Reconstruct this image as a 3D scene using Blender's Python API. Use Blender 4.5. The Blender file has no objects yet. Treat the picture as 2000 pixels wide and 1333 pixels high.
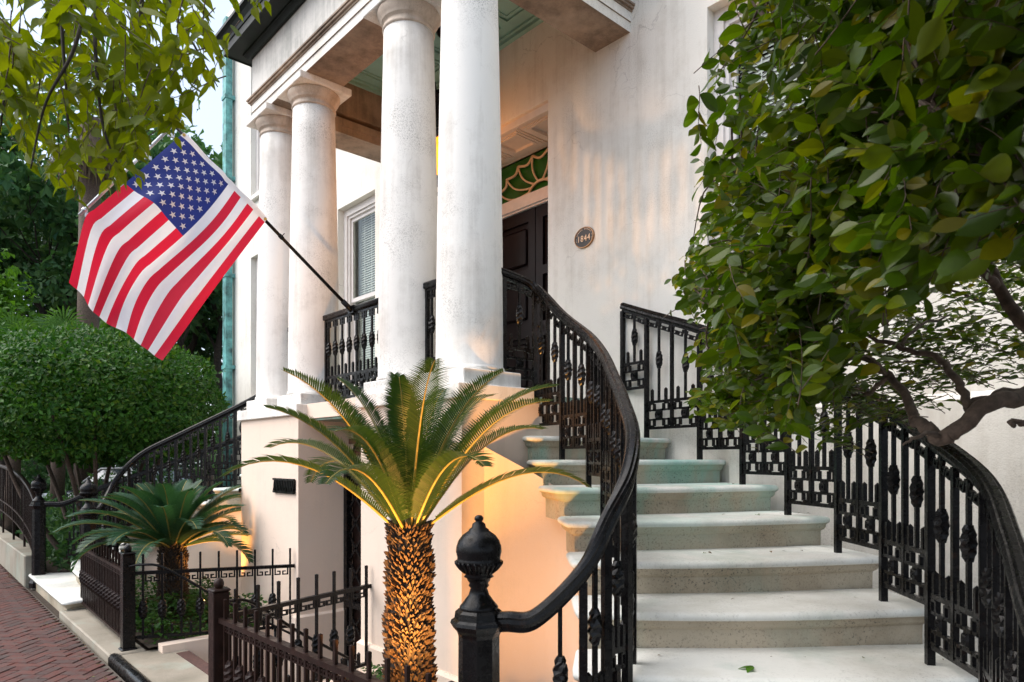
import bpy, math, random
import numpy as np
from mathutils import Vector, Matrix

random.seed(7)
rng = np.random.default_rng(7)
R = math.radians
PI = math.pi
S = bpy.context.scene
COL = S.collection

# ------------------------------------------------------------------ camera
EYE = 1.75
YAW = 47.8
FOC = 1340.0                      # focal length in pixels of a 2000 px wide picture
CAMP = Vector((3.942, -3.156, EYE))
FWD = Vector((-math.sin(R(YAW)), math.cos(R(YAW)), 0))
RGT = Vector((math.cos(R(YAW)), math.sin(R(YAW)), 0))
cam_d = bpy.data.cameras.new('camera')
cam = bpy.data.objects.new('camera', cam_d)
COL.objects.link(cam)
cam.location = CAMP
cam.rotation_euler = (R(90), 0, R(YAW))
cam_d.sensor_width = 36
cam_d.lens = FOC / 2000 * 36
cam_d.shift_y = 0.1143
cam_d.clip_start = 0.05
cam_d.clip_end = 600
cam_d.dof.use_dof = True
cam_d.dof.focus_distance = 5.2
cam_d.dof.aperture_fstop = 7.1
S.camera = cam

# ------------------------------------------------------------------ sky, sun, exposure
w = bpy.data.worlds.new('World')
S.world = w
w.use_nodes = True
wn = w.node_tree.nodes
wl = w.node_tree.links
wn.clear()
sky = wn.new('ShaderNodeTexSky')
sky.sky_type = 'NISHITA'
sky.sun_disc = False
SUN_EL, SUN_AZ = 52.0, 212.0      # azimuth clockwise from +Y
sky.sun_elevation = R(SUN_EL)
sky.sun_rotation = R(SUN_AZ)
sky.air_density = 1.0
sky.dust_density = 3.6
sky.ozone_density = 1.2
bg = wn.new('ShaderNodeBackground')
bg.inputs[1].default_value = 0.14
out = wn.new('ShaderNodeOutputWorld')
veil = wn.new('ShaderNodeMix')              # an even thin overcast over the clear sky
veil.data_type = 'RGBA'
veil.inputs[0].default_value = 0.6
veil.inputs[7].default_value = (2.2, 2.45, 2.75, 1)
wl.new(sky.outputs[0], veil.inputs[6])
wl.new(veil.outputs[2], bg.inputs[0])
wl.new(bg.outputs[0], out.inputs[0])
sun_d = bpy.data.lights.new('sun', 'SUN')
sun_d.energy = 1.1
sun_d.angle = R(70)
sun_d.color = (1.0, 0.96, 0.92)
sun = bpy.data.objects.new('sun', sun_d)
COL.objects.link(sun)
sv = Vector((math.sin(R(SUN_AZ)) * math.cos(R(SUN_EL)), math.cos(R(SUN_AZ)) * math.cos(R(SUN_EL)), math.sin(R(SUN_EL))))
sun.rotation_euler = sv.to_track_quat('Z', 'Y').to_euler()
S.view_settings.view_transform = 'Standard'
S.view_settings.look = 'None'
S.view_settings.gamma = 1
S.view_settings.use_curve_mapping = False
S.view_settings.exposure = 1.62
S.render.engine = 'CYCLES'
S.cycles.max_bounces = 8
S.cycles.transparent_max_bounces = 16

# ------------------------------------------------------------------ helpers: objects
ORG = {}


def cpt(px, py, d):
    """point at depth d (metres ahead of the eye) along the direction of a picture point: design aid for branches"""
    p = CAMP + FWD * d + RGT * ((px - 1000) / FOC * d)
    p.z = EYE + (895 - py) / FOC * d
    return p


def pix(p):
    v = Vector(p) - CAMP
    d = v.dot(FWD)
    return 1000 + FOC * v.dot(RGT) / d, 895 - FOC * v.z / d, d


def org(o):
    return ORG.get(o, Vector((0, 0, 0))) if o else Vector((0, 0, 0))


def tag(o, label=None, cat=None, group=None, kind=None):
    if label: o['label'] = label
    if cat: o['category'] = cat
    if group: o['group'] = group
    if kind: o['kind'] = kind
    return o


def thing(name, loc, label, cat, group=None):
    o = bpy.data.objects.new(name, None)
    o.empty_display_size = 0.1
    COL.objects.link(o)
    o.location = loc
    ORG[o] = Vector(loc)
    return tag(o, label, cat, group)


class MB:
    def __init__(self):
        self.v, self.f, self.m, self.s = [], [], [], []

    def face(self, idx, mi=0, sm=False):
        self.f.append(tuple(idx)); self.m.append(mi); self.s.append(sm)

    def add(self, verts, faces, mi=0, sm=False):
        b = len(self.v)
        self.v += [tuple(q) for q in verts]
        for f in faces:
            self.face([b + i for i in f], mi, sm)
        return self

    def box(self, x0, x1, y0, y1, z0, z1, mi=0):
        return self.add([(x0, y0, z0), (x1, y0, z0), (x1, y1, z0), (x0, y1, z0), (x0, y0, z1), (x1, y0, z1), (x1, y1, z1), (x0, y1, z1)],
                        [(3, 2, 1, 0), (4, 5, 6, 7), (0, 1, 5, 4), (1, 2, 6, 5), (2, 3, 7, 6), (3, 0, 4, 7)], mi)

    def bevbox(self, x0, x1, y0, y1, z0, z1, b=0.01, mi=0):
        """box with chamfered vertical and top edges"""
        def ring(i, z):
            return [(x0 + i + b, y0 + i, z), (x1 - i - b, y0 + i, z), (x1 - i, y0 + i + b, z), (x1 - i, y1 - i - b, z),
                    (x1 - i - b, y1 - i, z), (x0 + i + b, y1 - i, z), (x0 + i, y1 - i - b, z), (x0 + i, y0 + i + b, z)]
        vs = ring(b, z0) + ring(0, z0 + b) + ring(0, z1 - b) + ring(b, z1)
        fs = [tuple(range(7, -1, -1)), tuple(range(24, 32))]
        for k in range(3):
            for i in range(8):
                j = (i + 1) % 8
                fs.append((k * 8 + i, k * 8 + j, k * 8 + 8 + j, k * 8 + 8 + i))
        return self.add(vs, fs, mi)

    def bar(self, a, b, w, h, mi=0, up=Vector((0, 0, 1))):
        """straight rectangular bar from a to b"""
        a, b = Vector(a), Vector(b)
        t = (b - a).normalized()
        s = t.cross(up)
        if s.length < 1e-4: s = Vector((1, 0, 0))
        s.normalize()
        u = s.cross(t).normalized()
        vs = []
        for p in (a, b):
            for (i, j) in ((-1, -1), (1, -1), (1, 1), (-1, 1)):
                vs.append(p + s * (i * w / 2) + u * (j * h / 2))
        return self.add(vs, [(3, 2, 1, 0), (4, 5, 6, 7), (0, 1, 5, 4), (1, 2, 6, 5), (2, 3, 7, 6), (3, 0, 4, 7)], mi)

    def tube(self, path, rad, n=6, mi=0, cap=True):
        path = [Vector(p) for p in path]
        if not hasattr(rad, '__len__'): rad = [rad] * len(path)
        base = len(self.v)
        up = Vector((0.13, 0.21, 1)).normalized()
        for k, p in enumerate(path):
            t = (path[min(k + 1, len(path) - 1)] - path[max(k - 1, 0)]).normalized()
            s = t.cross(up)
            if s.length < 1e-3: s = t.cross(Vector((1, 0, 0)))
            s.normalize(); u = s.cross(t)
            for i in range(n):
                a = 2 * PI * i / n
                self.v.append(tuple(p + (s * math.cos(a) + u * math.sin(a)) * rad[k]))
        for k in range(len(path) - 1):
            for i in range(n):
                j = (i + 1) % n
                self.face((base + k * n + i, base + k * n + j, base + k * n + n + j, base + k * n + n + i), mi, True)
        if cap:
            self.face(tuple(base + i for i in range(n - 1, -1, -1)), mi)
            e = base + (len(path) - 1) * n
            self.face(tuple(e + i for i in range(n)), mi)
        return self

    def sweep(self, path, prof, mi=0, sm=True, cap=True):
        """closed profile (side, up) swept along a path kept upright"""
        path = [Vector(p) for p in path]
        n = len(prof); base = len(self.v)
        for k, p in enumerate(path):
            t = path[min(k + 1, len(path) - 1)] - path[max(k - 1, 0)]
            t.normalize()
            s = Vector((t.y, -t.x, 0))
            if s.length < 1e-5: s = Vector((1, 0, 0))
            s.normalize(); u = s.cross(t)
            for (a, b) in prof:
                self.v.append(tuple(p + s * a + u * b))
        for k in range(len(path) - 1):
            for i in range(n):
                j = (i + 1) % n
                self.face((base + k * n + i, base + k * n + j, base + k * n + n + j, base + k * n + n + i), mi, sm)
        if cap:
            self.face(tuple(base + i for i in range(n - 1, -1, -1)), mi)
            e = base + (len(path) - 1) * n
            self.face(tuple(e + i for i in range(n)), mi)
        return self

    def lathe(self, prof, c=(0, 0, 0), n=24, mi=0, sm=True):
        """profile of (radius, z)"""
        base = len(self.v)
        for (r, z) in prof:
            for i in range(n):
                a = 2 * PI * i / n
                self.v.append((c[0] + r * math.cos(a), c[1] + r * math.sin(a), c[2] + z))
        for k in range(len(prof) - 1):
            for i in range(n):
                j = (i + 1) % n
                self.face((base + k * n + i, base + k * n + j, base + k * n + n + j, base + k * n + n + i), mi, sm)
        if prof[0][0] > 1e-4: self.face(tuple(base + i for i in range(n - 1, -1, -1)), mi)
        if prof[-1][0] > 1e-4:
            e = base + (len(prof) - 1) * n
            self.face(tuple(e + i for i in range(n)), mi)
        return self

    def mesh(self, name, mats, o=Vector((0, 0, 0))):
        me = bpy.data.meshes.new(name)
        me.from_pydata([(a - o[0], b - o[1], c - o[2]) for a, b, c in self.v], [], self.f)
        if not isinstance(mats, (list, tuple)): mats = [mats]
        for mm in mats: me.materials.append(mm)
        me.polygons.foreach_set('material_index', self.m)
        me.polygons.foreach_set('use_smooth', self.s)
        me.update()
        return me

    def build(self, name, mats, parent=None, **kw):
        """vertices are in world coordinates; the object shares its parent's origin"""
        o = org(parent)
        ob = bpy.data.objects.new(name, self.mesh(name, mats, o))
        COL.objects.link(ob)
        if parent:
            ob.parent = parent
            ORG[ob] = o
        for k, val in kw.items(): ob[k] = val
        return ob


def put(name, mesh, parent, loc, rot=(0, 0, 0), sc=(1, 1, 1)):
    """a piece that shares its mesh; loc in world coordinates"""
    ob = bpy.data.objects.new(name, mesh)
    COL.objects.link(ob)
    ob.parent = parent
    ob.location = Vector(loc) - org(parent)
    ob.rotation_euler = rot
    ob.scale = sc
    ORG[ob] = Vector(loc)
    return ob


def catmull(pts, per=8):
    pts = [Vector(p) for p in pts]
    res = []
    for i in range(len(pts) - 1):
        p0, p1, p2, p3 = pts[max(i - 1, 0)], pts[i], pts[i + 1], pts[min(i + 2, len(pts) - 1)]
        for k in range(per):
            t = k / per
            res.append(0.5 * ((2 * p1) + (p2 - p0) * t + (2 * p0 - 5 * p1 + 4 * p2 - p3) * t * t + (3 * p1 - p0 - 3 * p2 + p3) * t ** 3))
    res.append(pts[-1])
    return res


def np_mesh(name, verts, faces, mats, midx=None, smooth=False):
    """big meshes from arrays; faces all have the same corner count"""
    me = bpy.data.meshes.new(name)
    nv, nf, k = len(verts), len(faces), faces.shape[1]
    me.vertices.add(nv)
    me.vertices.foreach_set('co', np.asarray(verts, dtype=np.float32).ravel())
    me.loops.add(nf * k)
    me.loops.foreach_set('vertex_index', faces.astype(np.int32).ravel())
    me.polygons.add(nf)
    me.polygons.foreach_set('loop_start', np.arange(0, nf * k, k, dtype=np.int32))
    me.polygons.foreach_set('loop_total', np.full(nf, k, dtype=np.int32))
    if not isinstance(mats, (list, tuple)): mats = [mats]
    for m in mats: me.materials.append(m)
    if midx is not None: me.polygons.foreach_set('material_index', np.asarray(midx, dtype=np.int32))
    me.polygons.foreach_set('use_smooth', np.full(nf, smooth))
    me.update(calc_edges=True)
    me.validate()
    return me


# ------------------------------------------------------------------ helpers: materials
def nodes(name):
    m = bpy.data.materials.new(name)
    m.use_nodes = True
    nt = m.node_tree
    b = nt.nodes['Principled BSDF']
    return m, nt, b


def nd(nt, typ, ins=None, **props):
    n = nt.nodes.new(typ)
    for k, val in props.items(): setattr(n, k, val)
    for k, val in (ins or {}).items():
        if isinstance(val, bpy.types.NodeSocket): nt.links.new(val, n.inputs[k])
        else: n.inputs[k].default_value = val
    return n


def rgba(c): return (c[0], c[1], c[2], 1)


def noise(nt, scale, detail=4, rough=0.55, vec=None, mul=None):
    if vec is None: vec = nd(nt, 'ShaderNodeNewGeometry').outputs['Position']
    if mul: vec = nd(nt, 'ShaderNodeVectorMath', {0: vec, 1: mul}, operation='MULTIPLY').outputs[0]
    return nd(nt, 'ShaderNodeTexNoise', {'Vector': vec, 'Scale': scale, 'Detail': detail, 'Roughness': rough}).outputs['Fac']


def ramp(nt, fac, lo, hi):
    return nd(nt, 'ShaderNodeMapRange', {0: fac, 1: lo, 2: hi, 3: 0.0, 4: 1.0}).outputs[0]


def mixc(nt, fac, a, b, mode='MIX'):
    n = nd(nt, 'ShaderNodeMix', data_type='RGBA', blend_type=mode)
    for k, val in ((0, fac), (6, a), (7, b)):
        if isinstance(val, bpy.types.NodeSocket): nt.links.new(val, n.inputs[k])
        else: n.inputs[k].default_value = val if k == 0 else rgba(val)
    return n.outputs[2]


def math2(nt, op, a, b):
    return nd(nt, 'ShaderNodeMath', {0: a, 1: b}, operation=op).outputs[0]


def bump(nt, b, fac, strength, dist=0.01):
    n = nd(nt, 'ShaderNodeBump', {'Height': fac, 'Strength': strength, 'Distance': dist})
    nt.links.new(n.outputs[0], b.inputs['Normal'])


def m_stucco(name, base, stain, amt=0.5, lo=0.5, hi=0.8, speck=0.35, second=None, patch=0.9):
    m, nt, b = nodes(name)
    n1 = noise(nt, 1.5, 12, 0.74)
    st = noise(nt, 1.0, 9, 0.7, mul=(8, 8, 0.4))
    f = math2(nt, 'MULTIPLY', ramp(nt, math2(nt, 'ADD', math2(nt, 'MULTIPLY', n1, 0.55), math2(nt, 'MULTIPLY', st, 0.45)), lo, hi), amt)
    c = mixc(nt, f, base, stain)
    if second:
        n3 = ramp(nt, noise(nt, patch, 6, 0.6), 0.48, 0.7)
        c = mixc(nt, math2(nt, 'MULTIPLY', n3, 0.6), c, second)
    sp = ramp(nt, noise(nt, 95, 4, 0.8), 0.48, 0.78)
    spm = ramp(nt, noise(nt, 1.7, 7, 0.7), 0.47, 0.66)
    c = mixc(nt, math2(nt, 'MULTIPLY', math2(nt, 'MULTIPLY', sp, spm), speck), c, (stain[0] * 0.45, stain[1] * 0.45, stain[2] * 0.45))
    # hairline cracks, here and there
    pos = nd(nt, 'ShaderNodeNewGeometry').outputs['Position']
    wob = nd(nt, 'ShaderNodeTexNoise', {'Vector': pos, 'Scale': 3.0, 'Detail': 6.0}).outputs['Color']
    wv = nd(nt, 'ShaderNodeVectorMath', {0: pos, 1: nd(nt, 'ShaderNodeVectorMath', {0: wob, 1: (.55, .55, .55)}, operation='MULTIPLY').outputs[0]}, operation='ADD').outputs[0]
    vo = nd(nt, 'ShaderNodeTexVoronoi', {'Vector': wv, 'Scale': 1.15}, feature='DISTANCE_TO_EDGE').outputs['Distance']
    ck = math2(nt, 'MULTIPLY', ramp(nt, vo, 0.006, 0.0015), ramp(nt, noise(nt, 0.9, 3), 0.54, 0.62))
    c = mixc(nt, math2(nt, 'MULTIPLY', ck, 0.24), c, (0.16, 0.13, 0.11))
    nt.links.new(c, b.inputs['Base Color'])
    b.inputs['Roughness'].default_value = 0.85
    bump(nt, b, math2(nt, 'ADD', noise(nt, 110, 3), math2(nt, 'MULTIPLY', noise(nt, 14, 4), 1.2)), 0.28, 0.006)
    return m


def m_plain(name, c, rough=0.5, metal=0.0, var=0.25, scale=20, bmp=0.0, spec=0.5, coat=0.0):
    m, nt, b = nodes(name)
    f = noise(nt, scale, 5, 0.6)
    cc = mixc(nt, ramp(nt, f, 0.3, 0.7), [x * (1 - var) for x in c], [min(1, x * (1 + var)) for x in c])
    nt.links.new(cc, b.inputs['Base Color'])
    b.inputs['Roughness'].default_value = rough
    b.inputs['Metallic'].default_value = metal
    b.inputs['Specular IOR Level'].default_value = spec
    if coat: b.inputs['Coat Weight'].default_value = coat; b.inputs['Coat Roughness'].default_value = 0.12
    if bmp: bump(nt, b, f, bmp, 0.004)
    return m


def m_leaf(name, cols, trans=0.35, rough=0.42, tcol=None, spec=0.16):
    m, nt, b = nodes(name)
    g = nd(nt, 'ShaderNodeNewGeometry')
    oi = nd(nt, 'ShaderNodeObjectInfo')
    f = nd(nt, 'ShaderNodeMath', {0: math2(nt, 'ADD', g.outputs['Random Per Island'], math2(nt, 'MULTIPLY', oi.outputs['Random'], 7.31))}, operation='FRACT').outputs[0]
    cr = nd(nt, 'ShaderNodeValToRGB', {0: f})
    el = cr.color_ramp.elements
    el[0].position, el[0].color = 0.0, rgba(cols[0])
    el[1].position, el[1].color = 1.0, rgba(cols[-1])
    for i, c in enumerate(cols[1:-1]):
        e = el.new((i + 1) / (len(cols) - 1)); e.color = rgba(c)
    vn = noise(nt, 60, 3)
    c = mixc(nt, 0.35, cr.outputs[0], mixc(nt, vn, (0.3, 0.3, 0.3), (1.2, 1.2, 1.2)), 'MULTIPLY')
    nt.links.new(c, b.inputs['Base Color'])
    b.inputs['Roughness'].default_value = rough
    b.inputs['Specular IOR Level'].default_value = spec
    t = nd(nt, 'ShaderNodeBsdfTranslucent')
    tc = mixc(nt, 1.0, c, tcol or (1.6, 1.5, 0.5), 'MULTIPLY')
    nt.links.new(tc, t.inputs[0])
    mx = nd(nt, 'ShaderNodeMixShader', {0: trans})
    nt.links.new(b.outputs[0], mx.inputs[1]); nt.links.new(t.outputs[0], mx.inputs[2])
    nt.links.new(mx.outputs[0], nt.nodes['Material Output'].inputs[0])
    return m


def m_stone(name, base, stain, dark=0.5):
    """worn speckled granite"""
    m, nt, b = nodes(name)
    c = mixc(nt, ramp(nt, noise(nt, 1.6, 6, 0.65), 0.45, 0.72), base, stain)
    c = mixc(nt, math2(nt, 'MULTIPLY', ramp(nt, noise(nt, 2.5, 4, 0.6, mul=(1, 1, 0.5)), 0.52, 0.7), 0.35), c, (0.30, 0.42, 0.36))
    sz = nd(nt, 'ShaderNodeSeparateXYZ', {0: nd(nt, 'ShaderNodeNewGeometry').outputs['Position']}).outputs[2]
    gr = math2(nt, 'MULTIPLY', ramp(nt, sz, 1.15, 1.75), ramp(nt, noise(nt, 2.1, 5, 0.6, mul=(1.5, 1.5, .5)), 0.40, 0.62))
    c = mixc(nt, math2(nt, 'MULTIPLY', gr, 0.75), c, (0.22, 0.50, 0.43))
    sp = ramp(nt, noise(nt, 80, 4, 0.75), 0.54, 0.66)
    spm = ramp(nt, noise(nt, 3.0, 4, 0.6), 0.35, 0.6)
    # dark specks in noise patches, stronger in the riser stone than in the treads
    g = nd(nt, 'ShaderNodeNewGeometry')
    c = mixc(nt, math2(nt, 'MULTIPLY', math2(nt, 'MULTIPLY', sp, spm), dark), c, (0.05, 0.05, 0.045))
    nt.links.new(c, b.inputs['Base Color'])
    b.inputs['Roughness'].default_value = 0.75
    bump(nt, b, noise(nt, 130, 3), 0.35, 0.004)
    return m


M = {}
M['stucco'] = m_stucco('stucco', (0.83, 0.80, 0.735), (0.42, 0.36, 0.28), 0.62, 0.475, 0.70, 0.75)
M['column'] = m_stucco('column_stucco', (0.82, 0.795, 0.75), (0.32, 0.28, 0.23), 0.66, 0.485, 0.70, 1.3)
M['podium'] = m_stucco('podium_stucco', (0.77, 0.625, 0.515), (0.50, 0.44, 0.38), 0.45, 0.52, 0.75, 0.25)  # pink of the warm light put into this even base colour
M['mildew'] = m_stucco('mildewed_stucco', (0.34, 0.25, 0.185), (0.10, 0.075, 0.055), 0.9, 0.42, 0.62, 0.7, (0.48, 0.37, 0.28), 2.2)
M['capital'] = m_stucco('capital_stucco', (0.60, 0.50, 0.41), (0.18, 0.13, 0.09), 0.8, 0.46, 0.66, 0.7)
M['frieze'] = m_stucco('frieze_stucco', (0.72, 0.69, 0.64), (0.30, 0.30, 0.27), 0.8, 0.46, 0.62, 0.4)
M['ceiling'] = m_plain('painted_ceiling', (0.27, 0.48, 0.42), 0.6, var=0.12, scale=3)
M['white'] = m_plain('white_paint', (0.72, 0.68, 0.65), 0.45, var=0.08, scale=8)
M['sash'] = m_plain('sash_paint', (0.66, 0.62, 0.60), 0.45, var=0.08, scale=8)
M['door'] = m_plain('door_varnish', (0.008, 0.0035, 0.0035), 0.42, var=0.4, scale=5, spec=0.2)
M['fanbar'] = m_plain('fanlight_bar_paint', (0.66, 0.50, 0.32), 0.5, var=0.1)
M['brass'] = m_plain('brass', (0.45, 0.28, 0.09), 0.25, 1.0, var=0.1)
def m_iron(name, c, rust, r0, r1):
    """many coats of brushed gloss paint over cast iron, rubbed and rusty in places"""
    m, nt, b = nodes(name)
    f = noise(nt, 9, 7, 0.7)
    c1 = mixc(nt, ramp(nt, f, 0.35, 0.65), [x * .7 for x in c], [x * 1.4 for x in c])
    c2 = mixc(nt, math2(nt, 'MULTIPLY', ramp(nt, noise(nt, 14, 8, 0.75), 0.57, 0.72), 0.8), c1, rust)
    nt.links.new(c2, b.inputs['Base Color'])
    rg = nd(nt, 'ShaderNodeMapRange', {0: noise(nt, 22, 5, 0.65), 1: 0.35, 2: 0.65, 3: r0, 4: r1}).outputs[0]
    nt.links.new(rg, b.inputs['Roughness'])
    b.inputs['Specular IOR Level'].default_value = 0.2
    bump(nt, b, math2(nt, 'ADD', noise(nt, 45, 5, 0.6), math2(nt, 'MULTIPLY', noise(nt, 150, 3), 0.5)), 0.3, 0.004)
    return m


M['iron'] = m_iron('black_iron', (0.0050, 0.0048, 0.0052), (0.030, 0.014, 0.009), 0.13, 0.42)
M['rustiron'] = m_iron('brown_iron', (0.017, 0.0085, 0.0068), (0.045, 0.022, 0.014), 0.28, 0.55)
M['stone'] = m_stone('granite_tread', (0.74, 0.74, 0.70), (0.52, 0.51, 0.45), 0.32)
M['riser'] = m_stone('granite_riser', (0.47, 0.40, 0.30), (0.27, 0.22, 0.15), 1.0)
M['concrete'] = m_stone('concrete', (0.30, 0.265, 0.21), (0.18, 0.16, 0.12), 0.4)
M['copper'] = m_plain('verdigris_copper', (0.10, 0.30, 0.29), 0.55, var=0.75, scale=6)
M['gutter'] = m_plain('dark_copper', (0.007, 0.012, 0.010), 0.5, spec=0.25, var=0.7, scale=5)
M['green_glass'] = m_plain('green_glass', (0.018, 0.11, 0.014), 0.15, var=0.4, scale=3)
M['soil'] = m_plain('soil', (0.045, 0.032, 0.022), 0.95, var=0.5, scale=25, bmp=0.6)
M['bark'] = m_plain('bark', (0.085, 0.058, 0.042), 0.85, var=0.5, scale=40, bmp=0.8)
M['bark_dark'] = m_plain('dark_bark', (0.035, 0.026, 0.020), 0.9, var=0.5, scale=15, bmp=0.8)
M['silver'] = m_plain('silver_rod', (0.55, 0.56, 0.58), 0.35, 0.8, var=0.1)
M['road'] = m_plain('asphalt', (0.05, 0.05, 0.052), 0.9, var=0.3, scale=30, bmp=0.3)
M['joint'] = m_plain('joint_sand', (0.09, 0.075, 0.06), 0.95, var=0.4, scale=60)
M['nosing'] = m_plain('brown_nosing_strip', (0.075, 0.035, 0.028), 0.8, var=0.3, scale=30)


def m_glass(name, tint, rough=0.03):
    m, nt, b = nodes(name)
    gl = nd(nt, 'ShaderNodeBsdfGlossy', {'Roughness': rough})
    tr = nd(nt, 'ShaderNodeBsdfTransparent', {'Color': rgba(tint)})
    fr = nd(nt, 'ShaderNodeFresnel', {'IOR': 1.5})
    f2 = nd(nt, 'ShaderNodeMath', {0: fr.outputs[0], 1: 1.6}, operation='MULTIPLY', use_clamp=True)
    f2.inputs[1].default_value = 0.16
    mx = nd(nt, 'ShaderNodeMixShader', {0: f2.outputs[0]})
    nt.links.new(tr.outputs[0], mx.inputs[1]); nt.links.new(gl.outputs[0], mx.inputs[2])
    nt.links.new(mx.outputs[0], nt.nodes['Material Output'].inputs[0])
    return m


M['glass'] = m_glass('window_glass', (0.93, 0.97, 0.95))


def m_cloth(name, c):
    m, nt, b = nodes(name)
    wv = nd(nt, 'ShaderNodeTexWave', {'Vector': nd(nt, 'ShaderNodeNewGeometry').outputs['Position'], 'Scale': 160.0, 'Distortion': 1.0})
    cc = mixc(nt, math2(nt, 'MULTIPLY', noise(nt, 25, 4), 0.25), c, [x * 0.7 for x in c])
    nt.links.new(cc, b.inputs['Base Color'])
    b.inputs['Roughness'].default_value = 0.7
    b.inputs['Sheen Weight'].default_value = 0.2
    t = nd(nt, 'ShaderNodeBsdfTranslucent')
    nt.links.new(cc, t.inputs[0])
    mx = nd(nt, 'ShaderNodeMixShader', {0: 0.3})
    nt.links.new(b.outputs[0], mx.inputs[1]); nt.links.new(t.outputs[0], mx.inputs[2])
    nt.links.new(mx.outputs[0], nt.nodes['Material Output'].inputs[0])
    return m


M['red'] = m_cloth('flag_red', (0.68, 0.004, 0.038))
M['fwhite'] = m_cloth('flag_white', (0.88, 0.87, 0.90))
M['blue'] = m_cloth('flag_blue', (0.010, 0.026, 0.20))


def m_emit(name, c, strength, trans=0.0):
    m, nt, b = nodes(name)
    e = nd(nt, 'ShaderNodeEmission', {'Color': rgba(c), 'Strength': strength})
    if trans:
        tr = nd(nt, 'ShaderNodeBsdfTransparent', {'Color': rgba((1, .75, .4))})
        mx = nd(nt, 'ShaderNodeMixShader', {0: trans})
        nt.links.new(e.outputs[0], mx.inputs[1]); nt.links.new(tr.outputs[0], mx.inputs[2])
        nt.links.new(mx.outputs[0], nt.nodes['Material Output'].inputs[0])
    else:
        nt.links.new(e.outputs[0], nt.nodes['Material Output'].inputs[0])
    return m


def m_brick(name, cols):
    m, nt, b = nodes(name)
    oi = nd(nt, 'ShaderNodeObjectInfo')
    g = nd(nt, 'ShaderNodeNewGeometry')
    f = nd(nt, 'ShaderNodeMath', {0: math2(nt, 'ADD', g.outputs['Random Per Island'], math2(nt, 'MULTIPLY', oi.outputs['Random'], 5.17))}, operation='FRACT').outputs[0]
    cr = nd(nt, 'ShaderNodeValToRGB', {0: f})
    el = cr.color_ramp.elements
    el[0].position, el[0].color = 0.0, rgba(cols[0])
    el[1].position, el[1].color = 1.0, rgba(cols[-1])
    for i, c in enumerate(cols[1:-1]):
        e = el.new((i + 1) / (len(cols) - 1)); e.color = rgba(c)
    c = mixc(nt, ramp(nt, noise(nt, 9, 6, 0.7), 0.4, 0.75), cr.outputs[0], (0.06, 0.05, 0.045))
    nt.links.new(c, b.inputs['Base Color'])
    b.inputs['Roughness'].default_value = 0.8
    bump(nt, b, noise(nt, 70, 5), 0.5, 0.004)
    return m


M['brick'] = m_brick('paver_brick', [(0.0809, 0.0184, 0.0118), (0.097, 0.0241, 0.0157), (0.0607, 0.0156, 0.0118), (0.1092, 0.0284, 0.0183), (0.0485, 0.0213, 0.017), (0.0849, 0.0199, 0.0131)])
M['wallbrick'] = m_brick('wall_brick', [(0.20, 0.07, 0.05), (0.24, 0.08, 0.06), (0.16, 0.06, 0.045)])

M['leaf_tree'] = m_leaf('ligustrum_leaf', [(0.028, 0.0608, 0.0024), (0.044, 0.0836, 0.0032), (0.072, 0.1178, 0.004), (0.0336, 0.0699, 0.004), (0.112, 0.1444, 0.0064), (0.024, 0.0532, 0.0032), (0.056, 0.0988, 0.004), (0.16, 0.1368, 0.008)], 0.38, 0.33, (2.0, 2.1, 0.4), 0.3)
M['leaf_old'] = m_leaf('yellowed_leaf', [(0.45, 0.20, 0.03), (0.40, 0.26, 0.04)], 0.35, 0.45)
M['leaf_over'] = m_leaf('elm_leaf', [(0.0808, 0.123, 0.0032), (0.119, 0.164, 0.004), (0.17, 0.205, 0.0064), (0.0935, 0.1353, 0.004)], 0.5, 0.5, (1.9, 1.8, 0.4))
M['leaf_hedge'] = m_leaf('hedge_leaf', [(0.0144, 0.0629, 0.008), (0.0274, 0.0999, 0.0112), (0.054, 0.148, 0.016), (0.0216, 0.0814, 0.0144), (0.0864, 0.1554, 0.016)], 0.25, 0.4, (1.5, 1.6, .6))
M['leaf_oak'] = m_leaf('oak_leaf', [(0.0432, 0.12, 0.0461), (0.072, 0.168, 0.0563), (0.108, 0.204, 0.0768), (0.048, 0.132, 0.0717)], 0.25, 0.45, (1.4, 1.5, .7))
M['leaf_bright'] = m_leaf('bright_leaf', [(0.05, 0.14, 0.015), (0.08, 0.19, 0.02), (0.06, 0.15, 0.02)], 0.35, 0.45, (1.7, 1.7, .5))
M['leaf_ivy'] = m_leaf('ivy_leaf', [(0.02, 0.07, 0.012), (0.035, 0.10, 0.016), (0.055, 0.12, 0.02)], 0.2, 0.35)
M['frond'] = m_leaf('cycad_leaflet', [(0.0174, 0.0446, 0.0112), (0.0236, 0.0562, 0.0126), (0.031, 0.0648, 0.014)], 0.3, 0.35, (1.6, 1.5, .6))
M['frond_dark'] = m_leaf('cycad_leaflet_dark', [(0.022, 0.066, 0.035), (0.03, 0.08, 0.04), (0.04, 0.09, 0.042)], 0.25, 0.32, (1.3, 1.5, .7))
M['rachis'] = m_plain('frond_stalk', (0.28, 0.22, 0.05), 0.5, var=0.2)
M['scale'] = m_brick('cycad_trunk_scale', [(0.062, 0.03, 0.0126), (0.0992, 0.05, 0.021), (0.0434, 0.0225, 0.0105), (0.1178, 0.0625, 0.0252)])
M['fan'] = m_leaf('fan_palm_leaf', [(0.05, 0.13, 0.035), (0.07, 0.16, 0.05)], 0.3, 0.45)
M['deadfan'] = m_leaf('dry_palm_leaf', [(0.14, 0.10, 0.06), (0.10, 0.08, 0.05)], 0.2, 0.7)

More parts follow.
